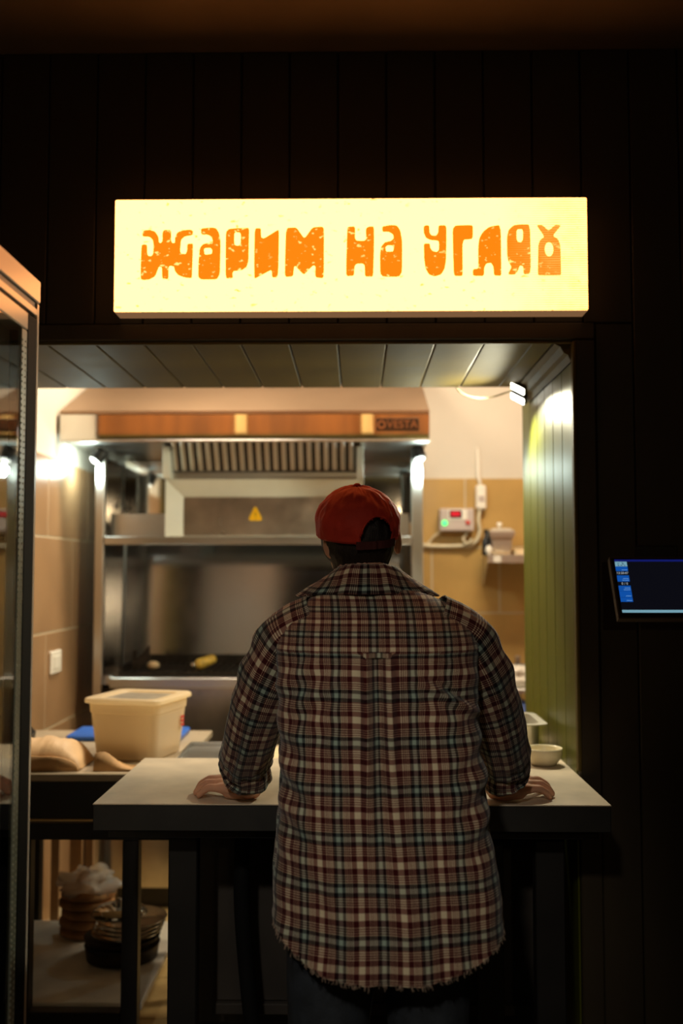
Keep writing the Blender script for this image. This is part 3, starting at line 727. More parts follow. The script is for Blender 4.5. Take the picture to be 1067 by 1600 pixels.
# wall shelf
t = thing('wall_shelf', (bx_(800), YB, bz_(880)), 'shallow stainless shelf on the tiled wall', 'shelf')
ZSH = bz_(869)
box('shelf_plate', bx_(752), 1.35, YB - .26, YB - .001, ZSH - .012, ZSH, M_steel, t, .001)
box('shelf_lip', bx_(750.5), 1.35, YB - .268, YB - .261, ZSH - .036, ZSH + .002, M_satin, t, .001)
MB().loft([[(xx, YB - .002, ZSH - .013), (xx, YB - .22, ZSH - .013), (xx, YB - .002, ZSH - .15)] for xx in (bx_(753), bx_(754.5))]).build('bracket', M_steel, t)
box('price_tag', bx_(759) , bx_(770), YB - .271, YB - .2685, ZSH - .034, ZSH - .004, M_white, t, .001)
# steel container with lid on shelf
Yc = YB - .15; P6 = 1556 / Yc
def hx(px): return (px - 556) / P6
t = thing('steel_container', (hx(782), Yc, ZSH), 'steel food pan with a knobbed lid on the wall shelf', 'container')
MB().loft([[(hx(a_), yy0, zz), (hx(b_), yy0, zz), (hx(b_), yy1, zz), (hx(a_), yy1, zz)] for (a_, b_, yy0, yy1, zz) in ((768, 793, Yc - .06, Yc + .06, ZSH + .001), (764, 797, Yc - .07, Yc + .07, ZSH + .09), (762, 800, Yc - .08, Yc + .08, ZSH + .091), (762, 800, Yc - .08, Yc + .08, ZSH + .096))]).build('pan', M_satin, t)
MB().loft([[(hx(a_), yy0, zz), (hx(b_), yy0, zz), (hx(b_), yy1, zz), (hx(a_), yy1, zz)] for (a_, b_, yy0, yy1, zz) in ((762, 800, Yc - .08, Yc + .08, ZSH + .103), (762, 800, Yc - .08, Yc + .08, ZSH + .118), (768, 794, Yc - .055, Yc + .055, ZSH + .134))]).build('lid', M_satin, t)
box('rim_gap', hx(763), hx(799), Yc - .078, Yc + .078, ZSH + .0965, ZSH + .1025, M_dsteel, t, .001)
MB().lathe([(.007, 0), (.007, .012), (.014, .016), (.014, .024), (.006, .03)], (hx(780), Yc, ZSH + .1345), 14).build('knob', M_white, t, True)
t = thing('sauce_bottle', (hx(759), Yc - .02, ZSH), 'dark bottle left of the steel pan on the wall shelf', 'bottle')
MB().lathe([(.02, 0), (.022, .005), (.022, .075), (.010, .095), (.010, .115)], (hx(759.5), Yc + .01, ZSH + .0005), 18).build('bottle', M_blackp, t, True)
MB().lathe([(.012, 0), (.012, .014)], (hx(759.5), Yc + .01, ZSH + .116), 14).build('cap', M_blackp, t, True)
tag(MB().ell((hx(760), Yc - .075, ZSH + .025), (.017, .017, .0245), 16, 10).build('white_egg', M_white, None, True), 'white egg-shaped shaker at the front of the wall shelf', 'shaker')
tag(MB().lathe([(.03, 0), (.05, .012), (.052, .016)], (hx(778), Yc - .085, ZSH + .0005), 20, sy=.5).build('small_dish', M_wood, None, True), 'low pale dish before the steel pan on the wall shelf', 'dish')
tag(MB().box(hx(801), hx(822), Yc - .06, Yc + .08, ZSH + .0005, ZSH + .03, .004).build('folded_cloth', M_wood, None), 'folded pale cloth at the right of the wall shelf', 'cloth')

# ================================================================== WORK TABLES
ZTB = 0.868
t = thing('work_table', (-.95, 3.45, 0), 'left work table with black legs and pale undershelf', 'table')
TX0, TX1, TY0, TY1 = -1.262, -.56, 3.085, 3.92
box('tabletop', TX0, TX1, TY0, TY1, ZTB - .025, ZTB, M_ttop, t, .003)
box('apron', TX0, TX1, TY0 + .008, TY0 + .028, ZTB - .138, ZTB - .026, M_black, t, .001)
box('metal_strip', TX0, TX1, TY0 + .004, TY0 + .024, ZTB - .1455, ZTB - .139, M_gold, t, .001)
box('rail', TX0, TX1, TY0 + .0, TY0 + .045, ZTB - .20, ZTB - .150, M_black, t, .002)
lg = box('leg', -.714, -.664, TY0 + .002, TY0 + .05, 0, ZTB - .201, M_black, t, .003)
for (lx, ly) in ((-1.02, TY0 + .026), (-1.235, TY1 - .03), (-.60, TY1 - .03)):
    copy_piece(lg, t, (lx, ly, (ZTB - .201) / 2))
box('lower_rail', -1.26, -.715, TY0 + .002, TY0 + .045, .10, .155, M_black, t, .002)
box('undershelf', -1.25, -.66, TY0 + .052, TY1 - .06, .14, .162, M_lam, t, .003)
t = thing('pass_table', (.05, 3.45, 0), 'right work table behind the serving counter with a dark front panel', 'table')
PY1 = 3.60
box('tabletop', -.557, .612, TY0, PY1, ZTB - .025, ZTB, M_ttop, t, .003)
box('front_panel', -.50, .61, TY0 + .02, TY0 + .038, .12, ZTB - .026, M_panelk, t, .002)
l2 = box('leg', -.555, -.515, TY0 + .005, TY0 + .045, 0, ZTB - .026, M_black, t, .003)
for (lx, ly) in ((.59, TY0 + .06), (-.535, PY1 - .03), (.59, PY1 - .03)): copy_piece(l2, t, (lx, ly, (ZTB - .026) / 2))
box('stretcher', -.514, .57, TY0 + .046, TY0 + .08, .08, .115, M_black, t, .002)

# ================================================================== SERVING COUNTER
t = thing('serving_counter', (0, 2.72, 0), 'thick grey serving counter projecting from the hatch', 'counter')
CX0, CX1, CY0, CY1, CZ = -.644, .6195, 2.465, 3.065, .92
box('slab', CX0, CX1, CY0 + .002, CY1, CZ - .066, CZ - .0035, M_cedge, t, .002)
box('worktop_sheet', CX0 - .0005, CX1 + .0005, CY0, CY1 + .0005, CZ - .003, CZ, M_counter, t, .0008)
box('frame_rail', -.62, .60, CY0 + .05, CY0 + .09, CZ - .095, CZ - .067, M_black, t, .002)
box('frame_rail', -.62, .60, CY1 - .06, CY1 - .02, CZ - .095, CZ - .067, M_black, t, .002)
lg = box('leg', -.487, -.412, CY0 + .16, CY0 + .21, 0, CZ - .096, M_black, t, .003)
copy_piece(lg, t, (.50, CY0 + .185, (CZ - .096) / 2))
box('leg_panel', .33, .40, CY0 + .30, CY0 + .32, .0, CZ - .067, M_black, t, .002)
box('back_panel', -.405, .58, CY1 - .10, CY1 - .082, .245, CZ - .067, M_panelk, t, .002)
box('kick_rail', -.405, .58, CY1 - .125, CY1 - .101, .215, .245, M_panelk, t, .002)
# scratch showing bright metal
MB().add([(-.545, CY0 + .049, CZ - .076), (-.532, CY0 + .049, CZ - .071), (-.531, CY0 + .049, CZ - .074), (-.536, CY0 + .049, CZ - .077)], [(0, 3, 2, 1)]).build('paint_chip', M_white, t)
c = curve_pts([(-.31, 2.78, .826), (-.315, 2.79, .60), (-.30, 2.80, .38), (-.27, 2.80, .12), (-.26, 2.80, .026)])
hose = tag(MB().tube(c, .022, 12).build('black_hose', M_rubber, None, True), 'black hose hanging down under the left half of the counter', 'hose')

# ================================================================== THINGS ON THE TABLE AND COUNTER
# food container: frosted box with lid
t = thing('food_box', (-.70, 3.36, ZTB), 'frosted plastic food storage box with lid on the left work table', 'container')
Mb = rz(math.radians(-14), (-.735, 3.40, 0))
def rring(hx_, hy_, z, cx=-.735, cy=3.40, r=.03, n=4):
    out = []
    for (sx_, sy_, a0) in ((1, 1, 0), (-1, 1, 90), (-1, -1, 180), (1, -1, 270)):
        for k in range(n + 1):
            a = math.radians(a0 + 90 * k / n)
            out.append(Mb @ Vector((cx + sx_ * (hx_ - r) + r * math.cos(a), cy + sy_ * (hy_ - r) + r * math.sin(a), z)))
    return out
zb = ZTB + .003
MB().loft([rring(.106, .105, zb), rring(.110, .109, zb + .004), rring(.124, .124, zb + .150), rring(.127, .127, zb + .152), rring(.128, .128, zb + .182)], True, False).build('tub', M_poly, t, True, angle=35)
MB().loft([rring(.09, .09, zb + .010), rring(.098, .097, zb + .03), rring(.095, .092, zb + .055), rring(.05, .05, zb + .07, r=.02)]).build('dough', M_dough, t, True)
lid = MB().loft([rring(.136, .138, zb + .183), rring(.139, .141, zb + .185), rring(.139, .141, zb + .196), rring(.135, .137, zb + .200), rring(.102, .104, zb + .199), rring(.098, .10, zb + .191)]).build('lid', M_poly, t, True, angle=35)
MB().loft([rring(.092, .094, zb + .1915), rring(.092, .094, zb + .194)]).build('lid_window', M_window, lid)
for k in range(3):
    MB().box(-.735 + .06 , -.735 + .085, 3.40 - .1275, 3.40 - .1255, zb + .09 + k * .013, zb + .098 + k * .013, 0, Mb @ rz(math.radians(90), (-.735, 3.40, 0))).build('red_mark', M_red, t)
# kraft paper bag, lying
def blob(name, c, r, m, amp, sc, seed, parent=None, flat=0.0, n=40, k=24):
    mb = MB(); mb.ell(c, r, n, k); out = []
    for v in mb.v:
        v = Vector(v); d = (v - Vector(c)); s = Vector((d.x / r[0], d.y / r[1], d.z / r[2]))
        f = 1 + amp * noise.fractal(s * sc + Vector((seed, seed * 2, 0)), 1.0, 2.0, 4)
        p = Vector(c) + d * f
        if p.z < c[2] - r[2] * (1 - flat): p.z = c[2] - r[2] * (1 - flat)
        out.append(tuple(p))
    mb.v = out; return mb.build(name, m, parent, True)
t = thing('paper_bag', (-1.04, 3.22, ZTB), 'crumpled brown paper bag lying at the front of the left table', 'bag')
mb = MB(); ring = []; front = []
for i in range(41):
    u = i / 40; xx = -1.215 + .355 * u
    e = math.sqrt(max(0, 1 - max(0, (u - .72) / .28) ** 2)) * .92 + .08
    nz = lambda a, b: .016 * noise.fractal(Vector((xx * 14, a * 3.0, b)), 1.0, 2.0, 4)
    ring.append([(xx, 3.125, ZTB + .0015), (xx, 3.128 + nz(0, 1) * .5, ZTB + .044 * e), (xx, 3.155, ZTB + .070 * e + nz(1, 1)), (xx, 3.185, ZTB + .084 * e + nz(2, 1)), (xx, 3.215, ZTB + .090 * e + nz(3, 1)), (xx, 3.25, ZTB + .082 * e + nz(4, 1)), (xx, 3.29, ZTB + .06 * e + nz(5, 1) * .6), (xx, 3.315, ZTB + .0015)])
    front.append([(xx, 3.112 + .004 * math.sin(i * .5), ZTB + .0012), (xx, 3.113 + nz(7, 2) * .4, ZTB + .046 * e), (xx, 3.116 + nz(7, 2) * .4, ZTB + .047 * e), (xx, 3.1155 + .004 * math.sin(i * .5), ZTB + .0012)])
mb.loft(ring).build('bag_body', M_paperw, t, True)
MB().loft(front).build('bag_fold', M_kraft, t, True)
# loose paper sheet curling up by the box
mb = MB(); rr = []
for i in range(14):
    u = i / 13; xx = -.815 + .17 * u; h = .052 * math.exp(-((u - .12) / .30) ** 2) + .004
    rr.append([(xx, 3.115, ZTB + .0015), (xx, 3.135, ZTB + .002 + h), (xx, 3.155, ZTB + .001 + h * .96), (xx, 3.21, ZTB + .002 + h * .25), (xx, 3.22, ZTB + .0012)])
mb.loft(rr); tag(mb.build('paper_sheet', M_kraft, None, True), 'brown paper sheet curling up before the frosted food box', 'paper')
tag(box('blue_tray', -1.06, -.64, 3.66, 3.88, ZTB + .0005, ZTB + .022, M_blue, None, .006), 'flat blue board behind the frosted food box', 'board')
t = thing('sheet_tray', (-.52, 3.35, ZTB), 'shallow stainless tray on the table right of the food box', 'tray')
MB().box(-.585, -.40, 3.17, 3.56, ZTB + .0008, ZTB + .004, .001).build('tray_base', M_steel, t)
for a_ in ((-.585, -.40, 3.17, 3.178), (-.585, -.40, 3.552, 3.56), (-.585, -.577, 3.179, 3.551), (-.408, -.40, 3.179, 3.551)):
    MB().box(*a_, ZTB + .0045, ZTB + .018, .001).build('tray_rim', M_steel, t)
tag(MB().box(-.385, -.16, 3.15, 3.42, ZTB + .0005, ZTB + .026, .008).build('pale_board', M_wood, None), 'pale cutting board behind the man on the right work table', 'board')
tag(MB().loft([[(-1.245, 3.60, ZTB + .001), (-1.185, 3.60, ZTB + .001), (-1.18, 3.60, ZTB + .03), (-1.215, 3.60, ZTB + .06), (-1.245, 3.60, ZTB + .06)], [(-1.245, 3.70, ZTB + .001), (-1.185, 3.70, ZTB + .001), (-1.18, 3.70, ZTB + .03), (-1.215, 3.70, ZTB + .06), (-1.245, 3.70, ZTB + .06)]]).build('tape_dispenser', M_blackp, None), 'small dark grey dispenser by the left kitchen wall', 'dispenser')
# bowl on the counter
t = thing('ceramic_bowl', (.566, 2.93, CZ), 'round cream ceramic bowl at the right end of the counter', 'bowl')
MB().lathe([(.028, .0005), (.034, .002), (.044, .012), (.053, .028), (.0545, .045), (.054, .050), (.0515, .050), (.050, .044), (.045, .020), (.030, .010), (.004, .008)], (.552, 2.975, CZ), 48).build('bowl', M_cream_cer, t, True)
# board + steel pan behind
box('chopping_block', .28, .60, 3.06, 3.50, ZTB + .0005, CZ - .002, M_wood, None, .004)
tag(bpy.data.objects['chopping_block'], 'thick pale chopping block under the deep steel pan', 'board')
t = thing('steel_pan', (.47, 3.25, CZ), 'deep rectangular steel pan behind the cream bowl', 'pan')
def pr(hx_, hy_, z, r=.035, n=5, cx=.450, cy=3.235):
    out = []
    for (sx_, sy_, a0) in ((1, 1, 0), (-1, 1, 90), (-1, -1, 180), (1, -1, 270)):
        for k in range(n + 1):
            a = math.radians(a0 + 90 * k / n)
            out.append(Vector((cx + sx_ * (hx_ - r) + r * math.cos(a), cy + sy_ * (hy_ - r) + r * math.sin(a), z)))
    return out
zp = CZ - .0015
MB().loft([pr(.112, .11, zp), pr(.118, .115, zp + .006), pr(.122, .12, zp + .092), pr(.143, .138, zp + .096), pr(.143, .138, zp + .099), pr(.120, .118, zp + .099), pr(.116, .113, zp + .008)]).build('pan_body', M_satin, t, True, angle=35)
# rack at the back right with blue bag
t = thing('steel_rack', (.85, 4.75, 0), 'steel shelf rack at the back right of the kitchen', 'rack')
for (xx, yy) in ((.80, 4.55), (1.40, 4.55), (.80, 4.98), (1.40, 4.98)): box('upright', xx - .012, xx + .012, yy - .012, yy + .012, 0, 1.07, M_steel, t, .002)
for zz in (.35, .72, .94): box('rack_shelf', .55, 1.42, 4.535, 5.0, zz, zz + .018, M_steel, t, .003)
blob('blue_bag', (.72, 4.62, .815), (.13, .06, .088), M_bluebag, .10, 2, 5, None, .10); tag(bpy.data.objects['blue_bag'], 'blue plastic bag on the middle shelf of the rack', 'bag')
blob('white_bag', (.74, 4.64, 1.00), (.10, .07, .055), M_white, .3, 2, 9, None, .24); tag(bpy.data.objects['white_bag'], 'crumpled white bag on top of the rack', 'bag')
t = thing('oven_tray', (.72, 4.86, .96), 'tilted stainless tray stacked behind the white bag', 'tray')
Mt = Matrix.Translation((.74, 4.86, 1.0)) @ Matrix.Rotation(math.radians(38), 4, 'X')
MB().box(-.14, .16, -.06, .06, -.006, .002, .001, Mt).build('tray_plate', M_steel, t); MB().box(-.14, .16, -.066, -.06, -.006, .02, .001, Mt).build('tray_edge', M_steel, t)
# wall socket on left wall
t = thing('wall_socket', (XL, 4.24, 1.13), 'pale double socket plate on the left kitchen wall', 'socket')
box('plate', XL + .0005, XL + .012, 4.13, 4.27, 1.06, 1.155, M_white, t, .004); box('insert', XL + .0125, XL + .016, 4.16, 4.24, 1.08, 1.135, M_white, t, .002)

# ================================================================== UNDERSHELF THINGS
ZU = .1625
t = thing('black_pan', (-.80, 3.50, ZU), 'black cast pan at the bottom of the stack on the undershelf', 'pan', 'black pans on the undershelf')
cx_, cy_ = -.805, 3.50
def cast_pan(z, t, dx=0):
    MB().lathe([(.105, 0), (.120, .006), (.126, .046), (.129, .050), (.124, .050), (.113, .008), (.02, .007)], (cx_ + dx, cy_, z), 40).build('pan_body', M_iron, t, True)
cast_pan(ZU + .001, t)
t = thing('black_pan', (-.80, 3.50, ZU + .05), 'black cast pan under the steel plates, nested on another black pan', 'pan', 'black pans on the undershelf')
MB().lathe([(.10, 0), (.1225, .012), (.128, .024), (.1295, .026), (.124, .026), (.113, .010), (.02, .009)], (cx_, cy_, ZU + .0515), 40).build('pan_body', M_iron, t, True)
z = ZU + .078
for k, lab in enumerate(('lowest steel plate resting on the black pans', 'second steel plate from the bottom of the stack', 'third steel plate from the bottom of the stack', 'topmost steel plate under the domed lid')):
    o = MB().lathe([(.07, 0), (.085, .001), (.118, .010), (.121, .013), (.115, .013), (.08, .004), (.004, .003)], (cx_ + .012 + .006 * k, cy_ + .010, z), 36).build('steel_plate', M_mirror, None, True)
    tag(o, lab, 'plate', 'steel plates on the undershelf'); z += .0145
t = thing('pan_lid', (cx_ - .02, cy_, z), 'shiny domed steel lid on top of the plate stack', 'lid')
MB().lathe([(.092, 0), (.097, .003), (.086, .016), (.062, .026), (.03, .031), (.004, .032)], (cx_ - .012, cy_ - .005, z + .0135), 40).build('dome', M_mirror, t, True)
MB().lathe([(.008, 0), (.006, .006), (.011, .012), (.009, .018), (.003, .020)], (cx_ - .012, cy_ - .005, z + .0460), 16).build('knob', M_steel, t, True)
t = thing('wrapped_bread', (-.985, 3.74, ZU), 'stack of flat breads wrapped in clear film on the undershelf', 'bread')
z = ZU + .001
for k in range(5):
    MB().lathe([(.085, 0), (.10, .008), (.10, .022), (.08, .03), (.004, .032)], (-.985 + random.uniform(-.008, .008), 3.735, z), 32).build('flat_bread', M_bread, t, True); z += .033
blob('clear_film', (-.985, 3.735, z + .012), (.105, .10, .05), M_film, .5, 1.7, 11, t, .30)
for k, (xx, ww, lab) in enumerate(((-1.20, .035, 'narrow cardboard panel standing at the back left of the undershelf'), (-1.13, .05, 'orange-tan cardboard panel behind the wrapped breads'), (-1.07, .03, 'thin cardboard panel right of the other two behind the undershelf'))):
    tag(MB().box(xx, xx + ww, 3.97 + .015 * k, 3.98 + .015 * k, .001, .66, .002).build('cardboard_panel', M_card if k != 1 else M_kraft, None), lab, 'panel', 'cardboard behind the table')

# ================================================================== FRIDGE
XF = -.642
t = thing('glass_door_fridge', (-.95, 1.70, 0), 'tall white drinks fridge with a glass door at the left edge', 'fridge')
FY0, FY1, FZ = 1.34, 1.985, 2.075
box('case_side', -1.25, XF, FY1 - .014, FY1, .05, FZ - .047, M_fridge, t, .002)
box('case_side', -1.25, XF, FY0, FY0 + .014, .05, FZ - .047, M_fridge, t, .002)
box('case_back', -1.25, -1.235, FY0 + .015, FY1 - .015, .05, FZ - .05, M_frin, t, .001)
box('case_floor', -1.234, XF - .05, FY0 + .015, FY1 - .015, .05, .12, M_frin, t, .001)
box('header', -1.25, XF + .002, FY0, FY1, FZ - .046, FZ, M_fridge, t, .002)
box('header_groove', -1.24, XF - .004, FY0 + .004, FY1 - .004, FZ - .060, FZ - .0465, M_black, t, .001)
box('header_lip', -1.24, XF + .001, FY0 + .016, FY1 - .016, FZ - .075, FZ - .061, M_fridge, t, .001)
d = MB(); fr = .030
dy0, dy1, dz0_, dz1_ = FY0 + .02, FY1 - .016, .14, FZ - .082
for b_ in ((dy1 - .055, dy1, dz0_, dz1_), (dy0, dy0 + .055, dz0_, dz1_), (dy0 + .0555, dy1 - .0555, dz0_, dz0_ + .06)):
    d.box(XF - .04, XF + .001, b_[0], b_[1], b_[2], b_[3], .002)
dr = d.build('door_frame', M_rubber, t)
box('door_top_rail', XF - .04, XF + .0015, dy0 + .0555, dy1 - .0555, dz1_ - .035, dz1_, M_fridge, dr, .002)
box('door_seal', XF - .012, XF + .0005, dy1 - .088, dy1 - .056, dz0_ + .061, dz1_ - .036, M_gasket, dr, .002)
n_d = 150
dm = MB()
for k in range(n_d):
    zz = dz0_ + .07 + k * (dz1_ - dz0_ - .12) / n_d
    dm.box(XF + .0005, XF + .0018, dy1 - .083, dy1 - .079, zz, zz + .004)
    dm.box(XF + .0005, XF + .0018, dy1 - .066, dy1 - .063, zz, zz + .004)
dd = dm.build('seal_perforation', M_dots, dr); dd['kind'] = 'stuff'
box('glass_pane', XF - .008, XF - .001, dy0 + .056, dy1 - .089, dz0_ + .061, dz1_ - .036, M_glass, dr, 0)
for zz in (.5, .85, 1.2, 1.55): box('wire_shelf', -1.23, XF - .06, FY0 + .02, FY1 - .02, zz, zz + .006, M_frin, t, .001)
for (xx, yy) in ((-1.2, FY0 + .05), (-.72, FY0 + .05), (-1.2, FY1 - .05), (-.72, FY1 - .05)): MB().lathe([(.02, 0), (.02, .05)], (xx, yy, 0.004), 14).build('foot', M_black, t)

# ================================================================== MONITOR ON THE RIGHT WALL
t = thing('wall_monitor', (.88, 2.75, 1.45), 'tilted touch screen monitor on the dark wall at the right edge', 'monitor')
ML, MT = Vector((.700, 2.748, 1.5235)), None
ux = Vector((1, .0, 0)); uz = Vector((0, -.085, -.157)); Hm = uz.length; uz = uz / Hm; un = ux.cross(uz)          # down the screen
un = Vector((0, -uz.z * -1, 0)) if False else Vector((0, -abs(uz.z), -uz.y * -1)).normalized()
un = uz.cross(ux).normalized()
if un.y > 0: un = -un
Wm = .325
def mp_(u, v, n=0): return ML + ux * u + uz * v + un * n
def slab(u0, u1, v0, v1, n0, n1, name, m, parent):
    mb = MB(); mb.add([mp_(u, v, n) for n in (n0, n1) for (u, v) in ((u0, v0), (u1, v0), (u1, v1), (u0, v1))], [(3, 2, 1, 0), (4, 5, 6, 7), (0, 1, 5, 4), (1, 2, 6, 5), (2, 3, 7, 6), (3, 0, 4, 7)])
    return mb.build(name, m, parent)
slab(-.004, Wm + .004, -.004, Hm + .004, -.022, -.001, 'shell', M_shell, t)
slab(0, Wm, 0, Hm, -.0008, .0, 'bezel', M_blackp, t)
s_ = slab(.008, Wm - .008, .005, Hm - .012, .0002, .0008, 'screen', M_scr, t)
slab(.008, Wm - .008, .005, .011, .0009, .0012, 'title_bar', M_scrd, s_)
slab(.008, Wm - .008, Hm - .0205, Hm - .0125, .0009, .0012, 'task_bar', M_scrl, s_)
slab(.0085, .041, .0115, .026, .0009, .0012, 'logo_tile', M_scrl, s_)
def mtext(txt, u, v, size, m, nm='screen_text'):
    text_mesh(txt, lambda x, y, z: mp_(u + x, v - y, .0015 + z), size, .0002, nm, m, s_)
mtext('r_k', .024, .0175, .013, M_scrt, 'logo_text')
for k in range(3): slab(.0155 + k * .0085, .0185 + k * .0085, .0222, .0246, .0013, .0015, 'logo_dot', M_scrt, s_)
for (v0, v1, lines_) in ((.0265, .041, 1), (.054, .073, 2), (.0855, .102, 2), (.1026, .1205, 1), (.1212, .134, 1)):
    slab(.0085, .041, v0, v1, .0009, .0012, 'button', M_scrb, s_)
    for q_ in range(lines_):
        slab(.024 - .003 * q_, .039, v1 - .0045 - .0055 * (lines_ - 1 - q_), v1 - .0030 - .0055 * (lines_ - 1 - q_), .0013, .0015, 'button_caption', M_scrg, s_)
mtext('13:38:47', .0245, .0472, .0095, M_scrw); mtext('0 / 0', .0265, .0795, .0095, M_scrw)
box('mount_arm', .83, .87, 2.74, YW - .001, 1.43, 1.47, M_black, t, .003)
box('mount_plate', .79, .91, YW - .008, YW - .0005, 1.40, 1.56, M_black, t, .002)

# ================================================================== THE MAN
CXM = .045
man = thing('person', (CXM, 2.05, 0), 'man seen from behind in plaid shirt and red cap leaning on the counter', 'person')
HC = Vector((.004, 2.285, 1.575))             # head centre
yaw = math.radians(24)
Rh = Matrix.Rotation(yaw, 3, 'Z') @ Matrix.Rotation(math.radians(-4), 3, 'Y')
def hp(x, y, z): return HC + Rh @ Vector((x, y, z))
body = MB()
# head
mh = MB()
mh.ell((0, 0, 0), (.074, .094, .108), 28, 20)
mh.ell((0, .030, -.05), (.056, .062, .066), 24, 16)          # jaw
mh.capsule([(0, .088, .012), (0, .108, -.022)], [.010, .015], 10)        # nose
mh.ell((0, .079, -.052), (.024, .014, .012), 14, 8)          # lips
mh.ell((0, .074, -.094), (.022, .018, .016), 14, 8)          # chin
mh.ell((0, .082, .032), (.045, .016, .012), 14, 8)           # brow
for s in (-1, 1):
    mh.ell((s * (.099 if s > 0 else .070), -.004, -.020), (.011, .022, .036), 16, 12, Matrix.Rotation(s * -.65, 3, 'Z'))      # ears
body.add([hp(*v) for v in mh.v], mh.f)
body.capsule([HC + Vector((0, -.006, -.05)), (CXM - .018, 2.250, 1.46), (CXM, 2.235, 1.40)], [.058, .054, .055], 20)
# trunk
def ering(c, rx_, ry_, n=28, p=2.3):
    out = []
    for j in range(n):
        a = 2 * PI * j / n; ca_, sa_ = math.cos(a), math.sin(a)
        out.append(Vector((c[0] + rx_ * math.copysign(abs(ca_) ** (2 / p), ca_), c[1] + ry_ * math.copysign(abs(sa_) ** (2 / p), sa_), c[2])))
    return out
body.loft([ering((CXM, 2.05, .84), .14, .10), ering((CXM, 2.05, .92), .165, .115), ering((CXM, 2.07, 1.05), .16, .105), ering((CXM, 2.11, 1.20), .175, .11), ering((CXM, 2.17, 1.32), .18, .10), ering((CXM, 2.20, 1.385), .12, .075), ering((CXM, 2.21, 1.42), .07, .06)])
ARM = {-1: [(-.12, 2.19, 1.355), (-.205, 2.24, 1.24), (-.252, 2.33, 1.09), (-.266, 2.43, .995), (-.262, 2.478, .952)],
        1: [(.215, 2.19, 1.355), (.287, 2.24, 1.24), (.332, 2.33, 1.09), (.352, 2.43, .995), (.350, 2.478, .952)]}
for s in (-1, 1):
    body.capsule(ARM[s], [.056, .050, .043, .034, .027], 16)
    # hand: palm down, fingers pointing outwards, knuckles raised and fingers curled onto the worktop
    w_ = Vector(ARM[s][-1]); fd = Vector((s * .93, .36, 0)).normalized(); td = Vector((-fd.y * s, fd.x * s, 0)) ; up = Vector((0, 0, 1))
    if td.y < 0: td = -td
    H = lambda a, b, c_: w_ + fd * a + td * b + up * c_
    zt_ = CZ - w_.z            # worktop level seen from the wrist
    mcp = []
    for k, (off, ln) in enumerate(((-.036, .070), (-.013, .080), (.012, .084), (.036, .080))):     # little .. index
        m_ = H(ln, off, -.002 + (.000, .006, .010, .008)[k]); mcp.append(m_)
        body.capsule([H(-.004, off * .55, -.004), H(ln * .5, off * .85, -.001), m_], [.020, .0165, .0125], 12)
        L1, L2, L3 = ((.028, .020, .017), (.036, .024, .019), (.040, .027, .020), (.036, .024, .019))[k]
        r0 = (.0098, .0110, .0114, .0110)[k]
        spread = (k - 1.5) * .07
        dirf = (fd + td * spread).normalized()
        a1, a2, a3 = ((-.05, -.55, -.9), (-.10, -.55, -.85), (-.12, -.5, -.8), (-.15, -.45, -.7))[k]
        p1 = m_ + (dirf * math.cos(a1) + up * math.sin(a1) * .35) * L1
        p2 = p1 + (dirf * math.cos(a2) + up * math.sin(a2)) * L2
        p3 = p2 + (dirf * math.cos(a3) * .9 + up * math.sin(a3)) * L3
        p2.z = max(p2.z, CZ + .012); p3.z = CZ + .0085
        body.capsule([m_, p1, p2, p3], [r0 * 1.12, r0, r0 * .92, r0 * .80], 12)
    body.capsule([H(-.002, .010, -.012), H(.020, -.006, -.017), H(.05, -.028, -.014)], [.020, .0165, .013], 12)    # heel / edge of the palm
    t0, t1, t2, t3 = H(.008, .020, -.008), H(.030, .050, -.010), H(.052, .070, -.015), H(.072, .082, -.021)
    t3.z = CZ + .010
    body.capsule([t0, t1, t2, t3], [.019, .0135, .0115, .0095], 12)
# legs
for s in (-1, 1):
    body.capsule([(CXM + s * .085, 2.05, .90), (CXM + s * .10, 2.03, .50), (CXM + s * .11, 1.99, .10)], [.085, .058, .042], 18)
    body.capsule([(CXM + s * .11, 1.985, .055), (CXM + s * .125, 2.13, .045)], [.034, .028], 12)
bo = remesh(body.build('body', M_skin, man), .0042, 3, .5)
for s in (-1, 1):
    e = MB().ell(hp(s * .030, .083, .010), (.011, .011, .011), 14, 10).build('eye', M_eyew, man, True)
    MB().ell(hp(s * .030, .0935, .010), (.0045, .0025, .0045), 12, 6).build('iris', M_brown, e, True)

# hair: a shell round the back and sides of the head, ending at the nape
n, m_ = 64, 22
rings = []
for i in range(m_ + 1):
    z = .055 - .182 * i / m_
    ring = []
    for j in range(n):
        a = PI + PI * 1.46 * (j / (n - 1) - .5)          # open at the face; PI = back
        ca_, sa_ = math.sin(a), math.cos(a)
        k = max(.80, math.sqrt(max(.04, 1 - (z / .125) ** 2)))
        lower = max(0, (-.045 - z) / .05)
        rr_ = 1 + .05 * noise.noise(Vector((ca_ * 9, sa_ * 9, z * 60)))
        q_ = Vector((.083 * k * ca_ * rr_, .102 * k * sa_ * rr_, z))
        q_.x *= 1 - .10 * min(1, lower); q_.y = q_.y * (1 - .18 * min(1, lower))
        edge = abs(j / (n - 1) - .5) * 2
        if z < -.04: q_.z += .045 * max(0, edge - .45) * min(1, lower)
        ring.append(hp(*q_))
    rings.append(ring)
hb = MB().loft(rings, False, False, False).build('hair', M_hair, man, True)
sd = hb.modifiers.new('t', 'SOLIDIFY'); sd.thickness = .014; sd.offset = -1

